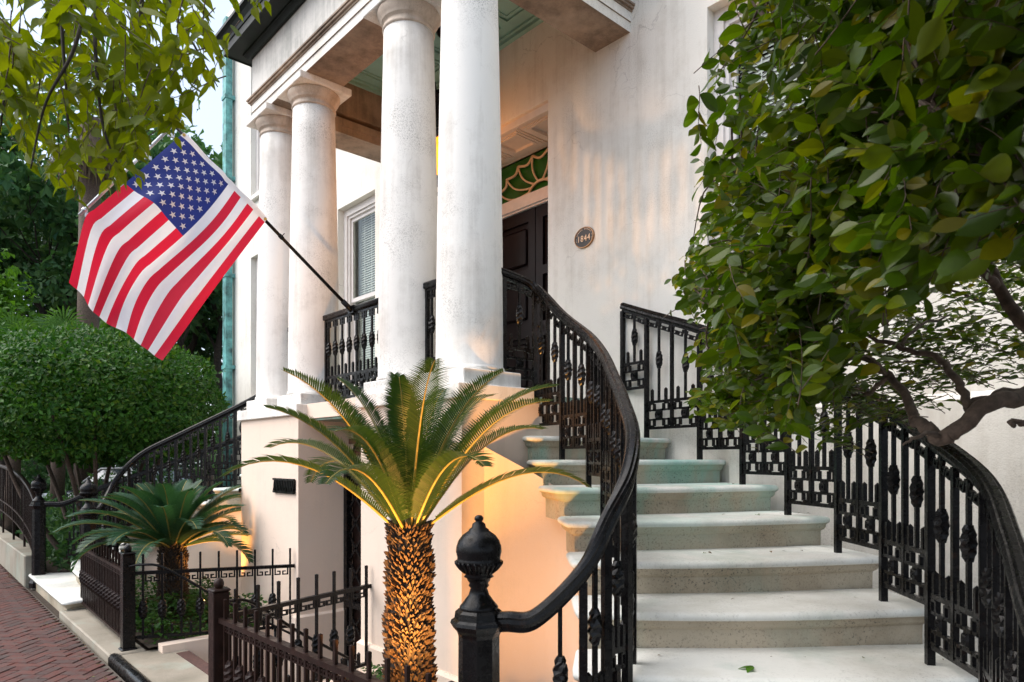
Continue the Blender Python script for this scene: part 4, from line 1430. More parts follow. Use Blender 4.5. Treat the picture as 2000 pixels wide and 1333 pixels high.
# ================================================================== cycads
def cycad(x, y, zg, zt, r0, r1, nfr, flen, label, mats, seed, lo, hi, droop, fw=.15):
    rd = random.Random(seed)
    par = thing('cycad', (x, y, zg), label, 'cycad', 'cycads in the front beds')
    nrow = int((zt - zg) / .023)
    core = MB(); core.lathe([(r0 * .86, zg - .1), (r0 * .9, zg + .2), ((r0 + r1) / 2 * .88, (zg + zt) / 2), (r1 * .9, zt - .06), (r1 * .6, zt)], (x, y, 0), 16)
    tr = core.build('trunk', M['bark_dark'], par)
    sc = MB()
    for k in range(nrow):
        z = zg + (k + .5) * (zt - zg) / nrow
        tt = (z - zg) / (zt - zg)
        r = (r0 + (r1 - r0) * tt) * .87 * (1 + .05 * math.sin(tt * 26))
        n = 36
        rs = 1 + .05 * math.sin(k * 1.9)
        for i in range(n):
            a = 2 * PI * (i + .5 * (k % 2) + rd.uniform(-.45, .45)) / n
            c, s_ = math.cos(a), math.sin(a)
            w_ = 2 * PI * r / n * .50
            h = (.022 + rd.uniform(0, .024)) * rs; o = (.014 + rd.uniform(0, .030)) * rs
            z_ = z + rd.uniform(-.010, .010)
            def P_(rr, t, zz): return (x + rr * c - t * s_, y + rr * s_ + t * c, zz)
            sc.add([P_(r * .95, -w_, z_), P_(r * .95, w_, z_), P_(r + o * .75, w_ * .7, z_ + h * .55), P_(r + o * .75, -w_ * .7, z_ + h * .55), P_(r + o, rd.uniform(-.004, .004), z_ + h), P_(r * .92, 0, z_ + h * .8)],
                   [(0, 1, 2, 3), (3, 2, 4), (2, 1, 5), (4, 2, 5), (3, 4, 5), (0, 3, 5)])
    ob = sc.build('leaf_base', M['scale'], tr); ob['kind'] = 'stuff'
    ga = PI * (3 - math.sqrt(5))
    for i in range(nfr):
        tt = (i + .5) / nfr
        az = i * ga + rd.uniform(-.2, .2) + seed
        el = R(hi + (lo - hi) * tt ** .8) + rd.uniform(-.08, .08)
        L = flen * rd.uniform(.88, 1.08) * (.82 + .18 * math.sin(PI * min(tt + .25, 1)))
        L *= 1 - .40 * max(0, math.sin(el)) ** 3
        h = Vector((math.cos(az), math.sin(az), 0))
        side = Vector((-h.y, h.x, 0))
        N = 16
        p = Vector((x, y, zt - .03)) + h * (r1 * .45 * (.3 + tt))
        ang = el
        path = [p.copy()]
        k_d = R(droop) * rd.uniform(.8, 1.2) * (.45 + .55 * tt)
        tw = rd.uniform(-.12, .12)
        for k in range(N):
            ang -= k_d / N * 2.6 * (k / N) ** 1.4
            hh = h + side * tw * (k / N)
            p = p + (hh.normalized() * math.cos(ang) + Vector((0, 0, 1)) * math.sin(ang)) * (L / N)
            path.append(p.copy())
        mb = MB()
        mb.tube(path, [.010 - .0075 * k / N for k in range(N + 1)], 5, 1)
        nl = 78
        for k in range(nl):
            t = .10 + .90 * (k + .5) / nl
            fk = t * N; i0 = min(int(fk), N - 1)
            q = path[i0].lerp(path[i0 + 1], fk - i0)
            tan = (path[i0 + 1] - path[i0]).normalized()
            sd = tan.cross(Vector((0, 0, 1)))
            if sd.length < .05: sd = side.copy()
            sd.normalize(); up = sd.cross(tan).normalized()
            ll = fw * min(1.0, (t * 4.0) ** .7) * min(1.0, ((1.04 - t) * 3.2) ** .65) * rd.uniform(.92, 1.06)
            fwd_ = .34 + .50 * t
            for sg in (-1, 1):
                dr = (sd * sg + tan * fwd_ + up * .38).normalized()
                tip = q + dr * ll - Vector((0, 0, ll * .14))
                mid = q + dr * ll * .5
                wv = tan.cross(dr); wv = dr.cross(wv).normalized() * .0054
                b = len(mb.v)
                mb.v += [tuple(q - wv * .7), tuple(q + wv * .7), tuple(mid + wv), tuple(mid - wv), tuple(tip)]
                mb.face((b, b + 1, b + 2, b + 3)); mb.face((b + 3, b + 2, b + 4))
        mb.build('frond', [mats[0], mats[1]], par)
    return par


cycad(.635, -.95, .09, 1.36, .155, .118, 23, 1.62, 'tall cycad with an ochre lit scaly trunk beside the ball topped newel', (M['frond'], M['rachis']), 3, 36, 86, 74, .165)
cycad(-3.80, -.95, .09, .84, .15, .13, 46, 1.22, 'low dark green cycad with drooping fronds behind the street fence', (M['frond_dark'], M['rachis']), 8, 14, 84, 76, .17)


# ================================================================== leaves in bulk
def leaf_tmpl(ts, half, fold, curl, tip):
    """leaf blade: midrib plus two side edges, folded along the rib and curling towards the tip"""
    v = [(0, 0, 0)]; f = []
    for (t, h) in zip(ts, half):
        z = -curl * t * t
        v += [(-h, t - .02, z + fold * h), (0, t, z), (h, t - .02, z + fold * h)]
    v.append((0, 1.0, -curl - tip)); n = len(ts); e = len(v) - 1
    f += [(0, 2, 1), (0, 3, 2)]
    for k in range(n - 1):
        a, b = 1 + 3 * k, 4 + 3 * k
        f += [(a, a + 1, b + 1), (a, b + 1, b), (a + 1, a + 2, b + 2), (a + 1, b + 2, b + 1)]
    a = 1 + 3 * (n - 1)
    f += [(a, a + 1, e), (a + 1, a + 2, e)]
    return (np.array(v, float), np.array(f))


LEAF_OVAL = leaf_tmpl((.10, .26, .45, .64, .81, .93), (.11, .225, .285, .265, .175, .08), .28, .12, .02)
LEAF_POINT = leaf_tmpl((.10, .26, .44, .62, .80), (.12, .21, .225, .165, .075), .25, .16, .03)
LEAF_QUAD = (np.array([(0, 0, 0), (.26, .5, .05), (0, 1, -.05), (-.26, .5, .05)], float), np.array([(0, 1, 2), (0, 2, 3)]))
LEAF_CLUMP = (np.array([(0, 0, 0), (.3, .5, .05), (0, 1, -.05), (-.3, .5, .05), (.1, .2, .1), (.7, .4, .3), (.75, .85, .1), (.35, .6, .2), (-.1, .2, .1), (-.75, .3, -.1), (-.7, .8, .1), (-.35, .6, .0)], float),
              np.array([(0, 1, 2), (0, 2, 3), (4, 5, 6), (4, 6, 7), (8, 9, 10), (8, 10, 11)]))


def frames(dirs, nrms):
    """rotation matrices with y along dirs and z near nrms"""
    y = dirs / (np.linalg.norm(dirs, axis=1, keepdims=True) + 1e-9)
    x = np.cross(y, nrms); x /= (np.linalg.norm(x, axis=1, keepdims=True) + 1e-9)
    z = np.cross(x, y)
    return np.stack([x, y, z], axis=2)


def scatter(name, tmpl, pos, dirs, nrms, size, mat, parent=None, o=Vector((0, 0, 0)), kind='stuff'):
    Rm = frames(dirs, nrms)
    tv, tf = tmpl
    N = len(pos)
    V = np.einsum('nij,kj->nki', Rm, tv) * np.asarray(size).reshape(-1, 1, 1) + pos[:, None, :] - np.array(o)
    F = (tf[None] + (np.arange(N) * len(tv))[:, None, None]).reshape(-1, 3)
    ob = bpy.data.objects.new(name, np_mesh(name, V.reshape(-1, 3), F, mat))
    COL.objects.link(ob)
    if parent: ob.parent = parent
    if kind: ob['kind'] = kind
    return ob


def rand_unit(n):
    v = rng.normal(size=(n, 3)); return v / np.linalg.norm(v, axis=1, keepdims=True)


# ivy and low leaves in the beds
def ivy(label, x0, x1, y0, y1, z0, h, n, hole=None):
    p = np.column_stack([rng.uniform(x0, x1, n), rng.uniform(y0, y1, n), np.zeros(n)])
    hh = h * (.55 + .45 * np.sin(p[:, 0] * 5) * np.cos(p[:, 1] * 6))
    p[:, 2] = z0 + rng.uniform(0.0, 1, n) ** .6 * hh
    d = rand_unit(n); d[:, 2] = d[:, 2] * .4
    nr = rand_unit(n) * .5 + np.array([0, -.3, 1.0])
    return tag(scatter('ivy', LEAF_OVAL, p, d, nr, rng.uniform(.03, .06, n), M['leaf_ivy']), label, 'ground cover')


ivy('dark green ivy covering the bed under the low cycad', -5.0, AX0 - .14, -1.46, -.36, .08, .34, 5200)
ivy('small green plants at the foot of the tall cycad', -.60, 1.5, -1.46, -.40, .06, .20, 1900)


# ================================================================== trees
def tree_limbs(mb, base, dirv, L, r, depth, rd, tips, spread=.6, up=.25, mi=0):
    n = 5
    p = Vector(base); d = Vector(dirv).normalized()
    pts = [p.copy()]; rad = [r]
    for k in range(n):
        d = (d + Vector((rd.uniform(-.22, .22), rd.uniform(-.22, .22), rd.uniform(-.12, .18))) + Vector((0, 0, up * .12))).normalized()
        p = p + d * (L / n)
        pts.append(p.copy()); rad.append(r * (1 - .42 * (k + 1) / n))
    mb.tube(pts, rad, 6 if r < .08 else 9, mi, cap=False)
    if depth == 0:
        tips += pts[2:]; return
    nb = rd.choice((2, 3, 3))
    for i in range(nb):
        a = rd.uniform(0, 2 * PI)
        s_ = Vector((math.cos(a), math.sin(a), rd.uniform(-.2, .5)))
        nd_ = (d + s_ * spread).normalized()
        tree_limbs(mb, pts[-1], nd_, L * rd.uniform(.6, .8), rad[-1] * .72, depth - 1, rd, tips, spread, up, mi)
    if depth >= 2:
        a = rd.uniform(0, 2 * PI)
        nd_ = (d + Vector((math.cos(a), math.sin(a), .2)) * .9).normalized()
        tree_limbs(mb, pts[3], nd_, L * .6, rad[3] * .5, depth - 2, rd, tips, spread, up, mi)


def oak(loc, h, spread_r, label, seed, n_leaf, leaf, lmat, trunk_r=.35, group='live oaks behind the garden', clump=.9, low=.35):
    rd = random.Random(seed)
    par = thing('oak_tree', loc, label, 'tree', group)
    mb = MB(); tips = []
    base = Vector(loc)
    top = base + Vector((rd.uniform(-.3, .3), rd.uniform(-.3, .3), h * low))
    mb.tube([base - Vector((0, 0, .2)), base.lerp(top, .4) + Vector((.1, .05, 0)), top], [trunk_r * 1.3, trunk_r, trunk_r * .85], 10, cap=False)
    for i in range(6):
        a = 2 * PI * i / 6 + rd.uniform(-.4, .4)
        tree_limbs(mb, top, Vector((math.cos(a), math.sin(a), rd.uniform(.35, 1.0))), spread_r * .45, trunk_r * .5, 3, rd, tips, .65, .3)
    tree_limbs(mb, top, (0, 0, 1), h * .25, trunk_r * .6, 3, rd, tips, .6, .4)
    mb.build('trunk', M['bark_dark'], par)
    T = np.array([tuple(t) for t in tips])
    idx = rng.integers(0, len(T), n_leaf)
    p = T[idx] + rng.normal(size=(n_leaf, 3)) * np.array([clump, clump, clump * .6]) * .55
    d = rand_unit(n_leaf); d[:, 2] -= .2
    nr = rand_unit(n_leaf) + np.array([0, 0, .8])
    c = scatter('crown', LEAF_CLUMP, p, d, nr, rng.uniform(.7, 1.3, n_leaf) * leaf, lmat, par, Vector(loc))
    return par


def at(px, d, z=0.0):
    """ground point d metres ahead of the eye"""
    p = cpt(px, 895, d); p.z = z
    return p


oak(at(60, 24), 13, 8.5, 'broad dark live oak behind the palm trunk at the left', 11, 6500, .34, M['leaf_oak'], .4)
oak(at(300, 27), 11.5, 8.0, 'dark live oak seen past the flag', 12, 6500, .34, M['leaf_oak'], .38)
oak(at(430, 23), 10.5, 5.5, 'slim dark oak crowding the far corner of the house', 13, 5500, .30, M['leaf_oak'], .25)
oak(at(-90, 27), 12, 8.0, 'dark live oak standing farthest along the pavement', 14, 5500, .34, M['leaf_oak'], .4)
oak(at(190, 40), 13, 11, 'distant dark oak filling the gap between the nearer oaks', 15, 5000, .5, M['leaf_oak'], .4)
oak(at(5, 16.5), 6.2, 2.8, 'small bright green tree at the left edge below the dark oaks', 16, 6500, .17, M['leaf_bright'], .12, 'small trees behind the hedge', .55)


def clipped(loc, rx, ry, z0, z1, label, seed, n, lmat, ls=.072, group='clipped trees along the front garden'):
    rd = random.Random(seed)
    par = thing('clipped_tree', loc, label, 'tree', group)
    cz = (z0 + z1) / 2; rz = (z1 - z0) / 2
    v = rand_unit(n)
    v[:, 2] = np.where(v[:, 2] < -.55, -.55 - .2 * rng.random(n), v[:, 2])
    rr = 1 - np.abs(rng.normal(0, .06, n)) + (rng.random(n) < .03) * rng.uniform(.03, .09, n)
    lump = 1 + .035 * np.sin(v[:, 0] * 9 + 1) * np.sin(v[:, 1] * 8) + .03 * np.sin(v[:, 2] * 11 + v[:, 0] * 5) + .02 * np.sin(v[:, 0] * 23) * np.sin(v[:, 2] * 21)
    ex = .97
    sg = np.sign(v) * np.abs(v) ** ex
    p = sg * (rr * lump)[:, None] * np.array([rx, ry, rz]) + np.array([loc[0], loc[1], cz])
    d = rand_unit(n) + v * .5
    nr = v + rand_unit(n) * .55 + np.array([0, 0, .35])
    scatter('crown', LEAF_QUAD, p, d, nr, rng.uniform(.7, 1.4, n) * ls, lmat, par, Vector(loc))
    # dark twiggy inside that stops the light
    ni = n // 6
    q = rand_unit(ni) * (rng.random((ni, 1)) ** .33) * .86 * np.array([rx, ry, rz]) + np.array([loc[0], loc[1], cz])
    q[:, 2] = np.maximum(q[:, 2], z0 + .05)
    scatter('inner_leaves', LEAF_CLUMP, q, rand_unit(ni), rand_unit(ni), rng.uniform(.8, 1.3, ni) * .13, lmat, par, Vector(loc))
    mb = MB()
    for i in range(7):
        a = 2 * PI * i / 7 + rd.uniform(-.3, .3)
        b0 = Vector(loc) + Vector((math.cos(a) * .12, math.sin(a) * .12, -.1))
        e = Vector((loc[0] + math.cos(a) * rx * .7, loc[1] + math.sin(a) * ry * .7, z0 + .45 * (z1 - z0)))
        mid = b0.lerp(e, .5) + Vector((rd.uniform(-.15, .15), rd.uniform(-.15, .15), -.1))
        mb.tube(catmull([b0, mid, e], 4), np.linspace(.055, .018, 9), 6, cap=False)
    mb.build('trunk', M['bark'], par)
    return par


h1 = at(175, 10.9)
clipped((h1.x, h1.y, 0), 2.45, 1.9, 1.50, 3.76, 'big round clipped tree below the flag', 21, 30000, M['leaf_hedge'])
h2 = Vector((-13.2, .2, 0))
clipped((h2.x, h2.y, 0), 1.6, 1.5, 1.7, 3.75, 'smaller round clipped tree behind the big clipped tree', 22, 11000, M['leaf_hedge'])


def fan_palm(loc, h, trunk_r, nf, fl, label, seed, skirt=0, group='fan palms behind the garden', mat=None):
    rd = random.Random(seed)
    par = thing('fan_palm', loc, label, 'palm', group)
    base = Vector(loc); top = base + Vector((.1, .1, h))
    mb = MB(); mb.tube([base - Vector((0, 0, .2)), base.lerp(top, .5), top], [trunk_r * 1.15, trunk_r, trunk_r * .95], 12)
    mb.build('trunk', M['bark'], par)
    def leaf(az, el, L, mt, nm):
        h_ = Vector((math.cos(az), math.sin(az), 0)); sd = Vector((-h_.y, h_.x, 0))
        dirv = h_ * math.cos(el) + Vector((0, 0, 1)) * math.sin(el)
        up = sd.cross(dirv).normalized() * -1
        hub = top + dirv * L * .55
        m2 = MB(); m2.tube([top, top + dirv * L * .3, hub], [.016, .012, .009], 5, 0)
        for k in range(22):
            a = R(-125 + 250 * k / 21)
            dd = (dirv * math.cos(a) + sd * math.sin(a)).normalized()
            ll = L * .5 * (.75 + .25 * math.cos(a))
            m1 = hub + dd * ll * .55 + up * .03
            tip = hub + dd * ll - Vector((0, 0, ll * .22))
            wv = dd.cross(up).normalized() * ll * .035
            b = len(m2.v)
            m2.v += [tuple(hub), tuple(m1 + wv), tuple(tip), tuple(m1 - wv)]
            m2.face((b, b + 1, b + 2, b + 3))
        m2.build(nm, mt, par)
    for i in range(nf):
        leaf(i * 2.4 + seed, R(rd.uniform(-15, 75)), fl * rd.uniform(.85, 1.1), mat or M['fan'], 'frond')
    for i in range(skirt):
        leaf(i * 2.4 + 1, R(rd.uniform(-85, -60)), fl * rd.uniform(.7, .95), M['deadfan'], 'dry_frond')


fan_palm(at(166, 15.5), 9.4, .22, 18, 1.9, 'tall cabbage palm with a dry frond skirt behind the flag', 31, 12)
fan_palm(at(108, 13.6), 3.75, .12, 13, 1.05, 'short fan palm peeping over the top of the round clipped tree', 32)
fan_palm(at(20, 13.2), 3.6, .12, 12, 1.05, 'short fan palm peeping over the clipped trees near the left edge', 33)
fan_palm(at(395, 13.8), 1.4, .10, 12, 1.1, 'pale low fan palm between the clipped tree and the house corner', 34)

# low dark hedge, plain wall and parked car behind the clipped trees
def hedge_run(label, a, b_, h, th, n):
    t = rng.random(n)
    p = np.outer(1 - t, [a[0], a[1], 0]) + np.outer(t, [b_[0], b_[1], 0])
    p[:, 0] += rng.normal(0, th, n); p[:, 1] += rng.normal(0, th, n)
    p[:, 2] = rng.random(n) * h * (.85 + .15 * np.sin(t * 30))
    return tag(scatter('hedge', LEAF_CLUMP, p, rand_unit(n), rand_unit(n) + np.array([0, 0, .5]), rng.uniform(.08, .16, n), M['leaf_oak']), label, 'hedge', kind='stuff')


hedge_run('low dark shrubs crowding the ground under the clipped trees', Vector((-15.0, .5, 0)), Vector((-9.5, .6, 0)), 1.45, .35, 5000)
hedge_run('loose dark shrubs in the bed beside the tan stone base', Vector((-12.5, -.75, 0)), Vector((-7.6, -.70, 0)), 1.0, .22, 3400)
hedge_run('dark hedge filling the back of the garden under the oaks', at(0, 18), at(500, 17.5), 2.9, .55, 9000)
car = thing('parked_car', at(262, 15.0), 'dark parked car glimpsed under the clipped tree behind the far stair', 'car')
cx0 = at(262, 15.0)
cd = MB()
yaw = R(20)
cr_, sr_ = math.cos(yaw), math.sin(yaw)
def CW(x, y, z): return (cx0.x + x * cr_ - y * sr_, cx0.y + x * sr_ + y * cr_, z)
sect = [(-2.2, .35, .72), (-2.15, .30, .95), (-1.3, .30, 1.02), (-.75, .28, 1.08), (.9, .28, 1.08), (1.6, .28, 1.05), (2.1, .3, .98), (2.2, .4, .75)]
base = 0
for (x, zl, zh) in sect:
    cd.v += [CW(x, -.85, zl), CW(x, -.88, (zl + zh) / 2), CW(x, -.82, zh), CW(x, .82, zh), CW(x, .88, (zl + zh) / 2), CW(x, .85, zl)]
for k in range(len(sect) - 1):
    for i in range(6):
        j = (i + 1) % 6
        cd.face((k * 6 + i, k * 6 + j, (k + 1) * 6 + j, (k + 1) * 6 + i), 0, True)
cd.face(tuple(range(6))); cd.face(tuple((len(sect) - 1) * 6 + i for i in range(5, -1, -1)))
cd.build('body', m_plain('car_paint', (.03, .035, .045), .15, var=.1, coat=1.0), car)
cg = MB()
cab = [(-.85, .80, 1.06), (-.15, .62, 1.52), (.85, .62, 1.54), (1.55, .78, 1.04)]
for (x, y, z) in cab: cg.v += [CW(x, -y, z), CW(x, y, z)]
for (x, y) in ((-.85, .8), (1.55, .8)): cg.v += [CW(x, -y, 1.03), CW(x, y, 1.03)]
for k in range(3): cg.face((2 * k, 2 * k + 1, 2 * k + 3, 2 * k + 2))
cg.face((0, 2, 4, 6)); cg.face((1, 7, 5, 3))
cg.build('window', m_plain('car_glass', (.06, .075, .085), .06, var=.1, coat=1.0), car)
tr_ = MB()
tr_.tube([CW(-.85, -.8, 1.07), CW(-.15, -.62, 1.53), CW(.85, -.62, 1.55), CW(1.55, -.78, 1.05)], .03, 6)
tr_.build('roof_rail', M['silver'], car)
for (x, y) in ((-1.4, -.80), (1.4, -.80), (-1.4, .80), (1.4, .80)):
    wv = MB(); wv.tube([CW(x, y - .1, .33), CW(x, y + .1, .33)], .33, 20)
    w_ = wv.build('wheel', m_plain('tyre', (.015, .015, .015), .8), car)
    MB().tube([CW(x, y - .105, .33), CW(x, y + .105, .33)], .2, 14).build('rim', M['silver'], w_)


# ================================================================== leafy branches close to the eye
def in_poly(x, y, poly):
    c = False; n = len(poly); j = n - 1
    for i in range(n):
        xi, yi = poly[i]; xj, yj = poly[j]
        if (yi > y) != (yj > y) and x < (xj - xi) * (y - yi) / (yj - yi) + xi: c = not c
        j = i
    return c


leaf_me = {}
def leaf_mesh(tm, name, mat):
    me = np_mesh(name, tm[0], tm[1], mat, smooth=True); return me


def leafy(par, twigs, tmpl, mat, oldmat, lsize, prefix, per=8, twl=.24, droop=0.0, spread=.9, ind=300, flat=.5):
    """twigs: list of (start, direction, scale); leaves alternate along each twig; the largest in view are objects of their own"""
    P_, D_, N_, S_, tw = [], [], [], [], MB()
    for (st, dr, scl) in twigs:
        p = Vector(st); d = Vector(dr).normalized()
        pts = [p.copy()]
        n = per
        s_ = d.cross(Vector((0, 0, 1)))
        if s_.length < .1: s_ = Vector((1, 0, 0))
        s_.normalize()
        for k in range(n):
            d = (d + Vector((random.uniform(-.14, .14), random.uniform(-.14, .14), random.uniform(-.10, .10) - droop))).normalized()
            p = p + d * (twl * scl / n)
            pts.append(p.copy())
            sg = 1 if k % 2 else -1
            ld = (d * .75 + s_ * sg * spread + Vector((random.uniform(-.35, .35), random.uniform(-.35, .35), random.uniform(-.45, .25) - droop * 3))).normalized()
            nn = (Vector((0, 0, 1)) * flat + Vector((random.uniform(-1, 1), random.uniform(-1, 1), random.uniform(-.2, .8)))).normalized()
            if abs(nn.dot(ld)) > .9: nn = s_.copy()
            P_.append(tuple(p)); D_.append(tuple(ld)); N_.append(tuple(nn)); S_.append(lsize * scl * random.uniform(.7, 1.2) * (.75 if k >= n - 1 else 1))
        tw.tube(pts, [.0020 * scl * (1 - .6 * k / n) for k in range(n + 1)], 4, cap=False)
    P_, D_, N_, S_ = map(np.array, (P_, D_, N_, S_))
    v = P_ - np.array(CAMP)
    dep = v @ np.array(FWD); lat = v @ np.array(RGT)
    X = 1000 + FOC * lat / np.maximum(dep, .05); Y = 895 - FOC * v[:, 2] / np.maximum(dep, .05)
    keep = (dep > .75)
    P_, D_, N_, S_, dep, X, Y = P_[keep], D_[keep], N_[keep], S_[keep], dep[keep], X[keep], Y[keep]
    show = S_ / dep * ((X > -30) & (X < 2030) & (Y > -30) & (Y < 1360))
    order = np.argsort(-show)
    first, rest_ = order[:ind], order[ind:]
    me = [leaf_mesh((tmpl[0] * np.array([1 + .12 * q, 1, 1 + q]), tmpl[1]), 'leaf', mat) for q in (-1, 0, 1)]
    meo = leaf_mesh(tmpl, 'leaf', oldmat)
    Rm = frames(D_, N_)
    o = org(par)
    for c, i in enumerate(first):
        ob = bpy.data.objects.new('leaf', meo if (c % 37 == 17 and c > 110) else me[c % 3])
        COL.objects.link(ob); ob.parent = par
        mt = Matrix(Rm[i].tolist()).to_4x4()
        ob.matrix_local = Matrix.Translation(Vector(P_[i]) - o) @ mt @ Matrix.Scale(float(S_[i]), 4)
    r = rest_
    scatter('foliage', tmpl, P_[r], D_[r], N_[r], S_[r], mat, par, o)
    tw.build('twigs', M['bark'], par)['kind'] = 'stuff'
    return len(P_)


# right: the shrub tree that leans over the outer stair railing
TB = Vector((4.25, .10, 0))
ft = thing('ligustrum_tree', TB, 'leafy green tree leaning in from the right over the stair railing', 'tree')
fork = cpt(2120, 770, 2.25)
mb = MB(); mb.tube(catmull([TB - Vector((0, 0, .1)), TB + Vector((.02, -.02, .7)), TB.lerp(fork, .7) + Vector((.05, 0, .25)), fork], 6), np.linspace(.085, .045, 19), 10); mb.build('trunk', M['bark'], ft)
limbs = [
    ([(2120, 770, 2.25), (2000, 775, 2.22), (1930, 792, 2.2), (1870, 838, 2.22), (1842, 857, 2.25), (1812, 838, 2.3), (1788, 822, 2.35)], .030, .020),
    ([(1788, 822, 2.35), (1770, 775, 2.42), (1735, 735, 2.5), (1690, 700, 2.6), (1610, 690, 2.8), (1520, 640, 3.0)], .018, .006),
    ([(2120, 752, 2.27), (2010, 765, 2.28), (1940, 778, 2.27), (1893, 797, 2.26)], .024, .017),
    ([(1893, 797, 2.26), (1872, 750, 2.3), (1835, 705, 2.4), (1760, 680, 2.5), (1690, 655, 2.55)], .016, .007),
    ([(1735, 735, 2.5), (1700, 765, 2.6), (1650, 772, 2.7), (1570, 760, 2.8)], .010, .004),
    ([(1760, 680, 2.5), (1790, 640, 2.6), (1850, 620, 2.8)], .008, .004),
    ([(2120, 700, 2.3), (2010, 640, 2.35), (1950, 560, 2.4), (1880, 430, 2.4), (1760, 260, 2.35), (1600, 120, 2.5), (1480, 20, 2.6)], .026, .008),
    ([(1950, 560, 2.4), (1840, 470, 2.3), (1690, 400, 2.3), (1540, 370, 2.5), (1430, 330, 2.7)], .016, .005),
    ([(1880, 430, 2.4), (1900, 250, 2.2), (1860, 60, 2.1), (1840, -100, 2.0)], .016, .008),
    ([(2120, 640, 2.2), (2020, 480, 1.9), (1950, 330, 1.7), (1800, 200, 1.5)], .02, .006),
    ([(1690, 400, 2.3), (1600, 480, 2.4), (1480, 540, 2.6), (1390, 600, 2.8)], .010, .004),
    ([(2010, 640, 2.35), (2100, 560, 2.8), (1960, 600, 3.0), (1840, 560, 3.1)], .014, .005),
    ([(1842, 857, 2.25), (1800, 850, 2.2), (1760, 868, 2.18)], .010, .003),
    ([(2120, 840, 2.1), (2010, 828, 2.1), (1975, 826, 2.1)], .012, .009),
]
for pts, r0, r1 in limbs:
    c = catmull([cpt(*p) for p in pts], 5)
    c = [p + Vector((random.uniform(-.006, .006), random.uniform(-.006, .006), random.uniform(-.008, .008))) for p in c]
    MB().tube(c, np.linspace(r0, r1, len(c)), 8).build('branch', M['bark'], ft)
POLY = [(1455, -60), (1440, 60), (1395, 140), (1375, 215), (1400, 265), (1370, 330), (1395, 400), (1345, 470), (1325, 540), (1350, 600), (1365, 690), (1350, 790), (1420, 835), (1500, 830), (1560, 850), (1590, 790), (1630, 730), (1700, 690), (1650, 620), (1760, 560), (1900, 500), (2060, 470), (2060, -60)]
limb_pts = []
for pts, r0, r1 in limbs:
    limb_pts += catmull([cpt(*p) for p in pts], 4)[2:]
twigs, nc = [], 0
sprays = MB()
while nc < 250:
    x, y = (random.uniform(1320, 2060), random.uniform(-60, 860)) if nc % 3 else (random.uniform(1320, 1640), random.uniform(300, 860))
    if not in_poly(x, y, POLY): continue
    e = min(1, max(0, (x - 1330) / 600))
    dmin = 2.75 - 1.5 * e ** .8 + max(0, (y - 450) / 400) * .5
    d = random.uniform(dmin, dmin + .8 + .3 * (1 - e))
    if d < 1.2: continue
    nc += 1
    cen = cpt(x, y, d)
    base_dir = (-RGT * random.uniform(.25, 1.0) - FWD * random.uniform(-.6, .8) + Vector((0, 0, random.uniform(-.8, .45)))).normalized()
    q = min(limb_pts, key=lambda t: (t - cen).length)
    if .15 < (q - cen).length < 1.0:
        mid = q.lerp(cen, .5) + Vector((random.uniform(-.05, .05), random.uniform(-.05, .05), random.uniform(-.02, .08)))
        sprays.tube(catmull([q, mid, cen], 4), np.linspace(.0055, .002, 9), 5, cap=False)
    sz = .75 if d > 2.6 else 1.0
    for m_ in range(random.randint(5, 8)):
        tip = cen + Vector((random.gauss(0, .10), random.gauss(0, .10), random.gauss(0, .09)))
        X, Y, D = pix(tip)
        if not in_poly(X, Y, POLY) or D < 1.1: continue
        dr = (base_dir + Vector((random.gauss(0, .5), random.gauss(0, .5), random.gauss(0, .5)))).normalized()
        twigs.append((tip - dr * .18, dr, sz * random.uniform(.85, 1.15)))
sprays.build('sprays', M['bark'], ft)['kind'] = 'stuff'
leafy(ft, twigs, LEAF_OVAL, M['leaf_tree'], M['leaf_old'], .074, 'leaf', 8, .26, .025, .9, 290, .12)
# unseen crown mass added above and beside the eye to shade the leaves in view
n_ = 16000
q_ = np.column_stack([rng.uniform(-.4, 3.4, n_), rng.uniform(-1.6, 3.0, n_), rng.uniform(.75, 3.0, n_)])
ok_ = (q_[:, 2] > .80 * np.maximum(q_[:, 1], .3) + .12) & (q_[:, 0] > .22 * q_[:, 1] - .02) & (np.linalg.norm((q_ - np.array([1.5, .7, 1.7])) / np.array([1.9, 2.3, 1.3]), axis=1) < 1)
q_ = q_[ok_]
w_ = np.array(CAMP) + q_[:, :1] * np.array(RGT) + q_[:, 1:2] * np.array(FWD) + q_[:, 2:] * np.array([0, 0, 1.0])
scatter('foliage', LEAF_CLUMP, w_, rand_unit(len(w_)), rand_unit(len(w_)) + np.array([0, 0, .8]), rng.uniform(.10, .15, len(w_)), M['leaf_tree'], ft, TB)
# the airy far side of the same crown, small leaves on thin shoots
POLY2 = [(1600, 800), (1640, 735), (1700, 700), (1660, 620), (1760, 540), (2040, 470), (2040, 720), (1880, 745), (1760, 800), (1700, 830), (1640, 870), (1600, 860)]
twigs2 = []
while len(twigs2) < 320:
    x, y = random.uniform(1590, 2040), random.uniform(480, 870)
    if not in_poly(x, y, POLY2): continue
    d = random.uniform(2.55, 3.5)
    tip = cpt(x, y, d)
    dr = (-RGT * random.uniform(.4, 1.0) + FWD * random.uniform(-.6, .5) + Vector((0, 0, random.uniform(-.25, .45)))).normalized()
    twigs2.append((tip - dr * .16, dr, 1.0))
P2 = leafy(ft, twigs2, LEAF_POINT, M['leaf_tree'], M['leaf_old'], .052, 'leaf', 8, .22, .0, .8, 0, 1.0)

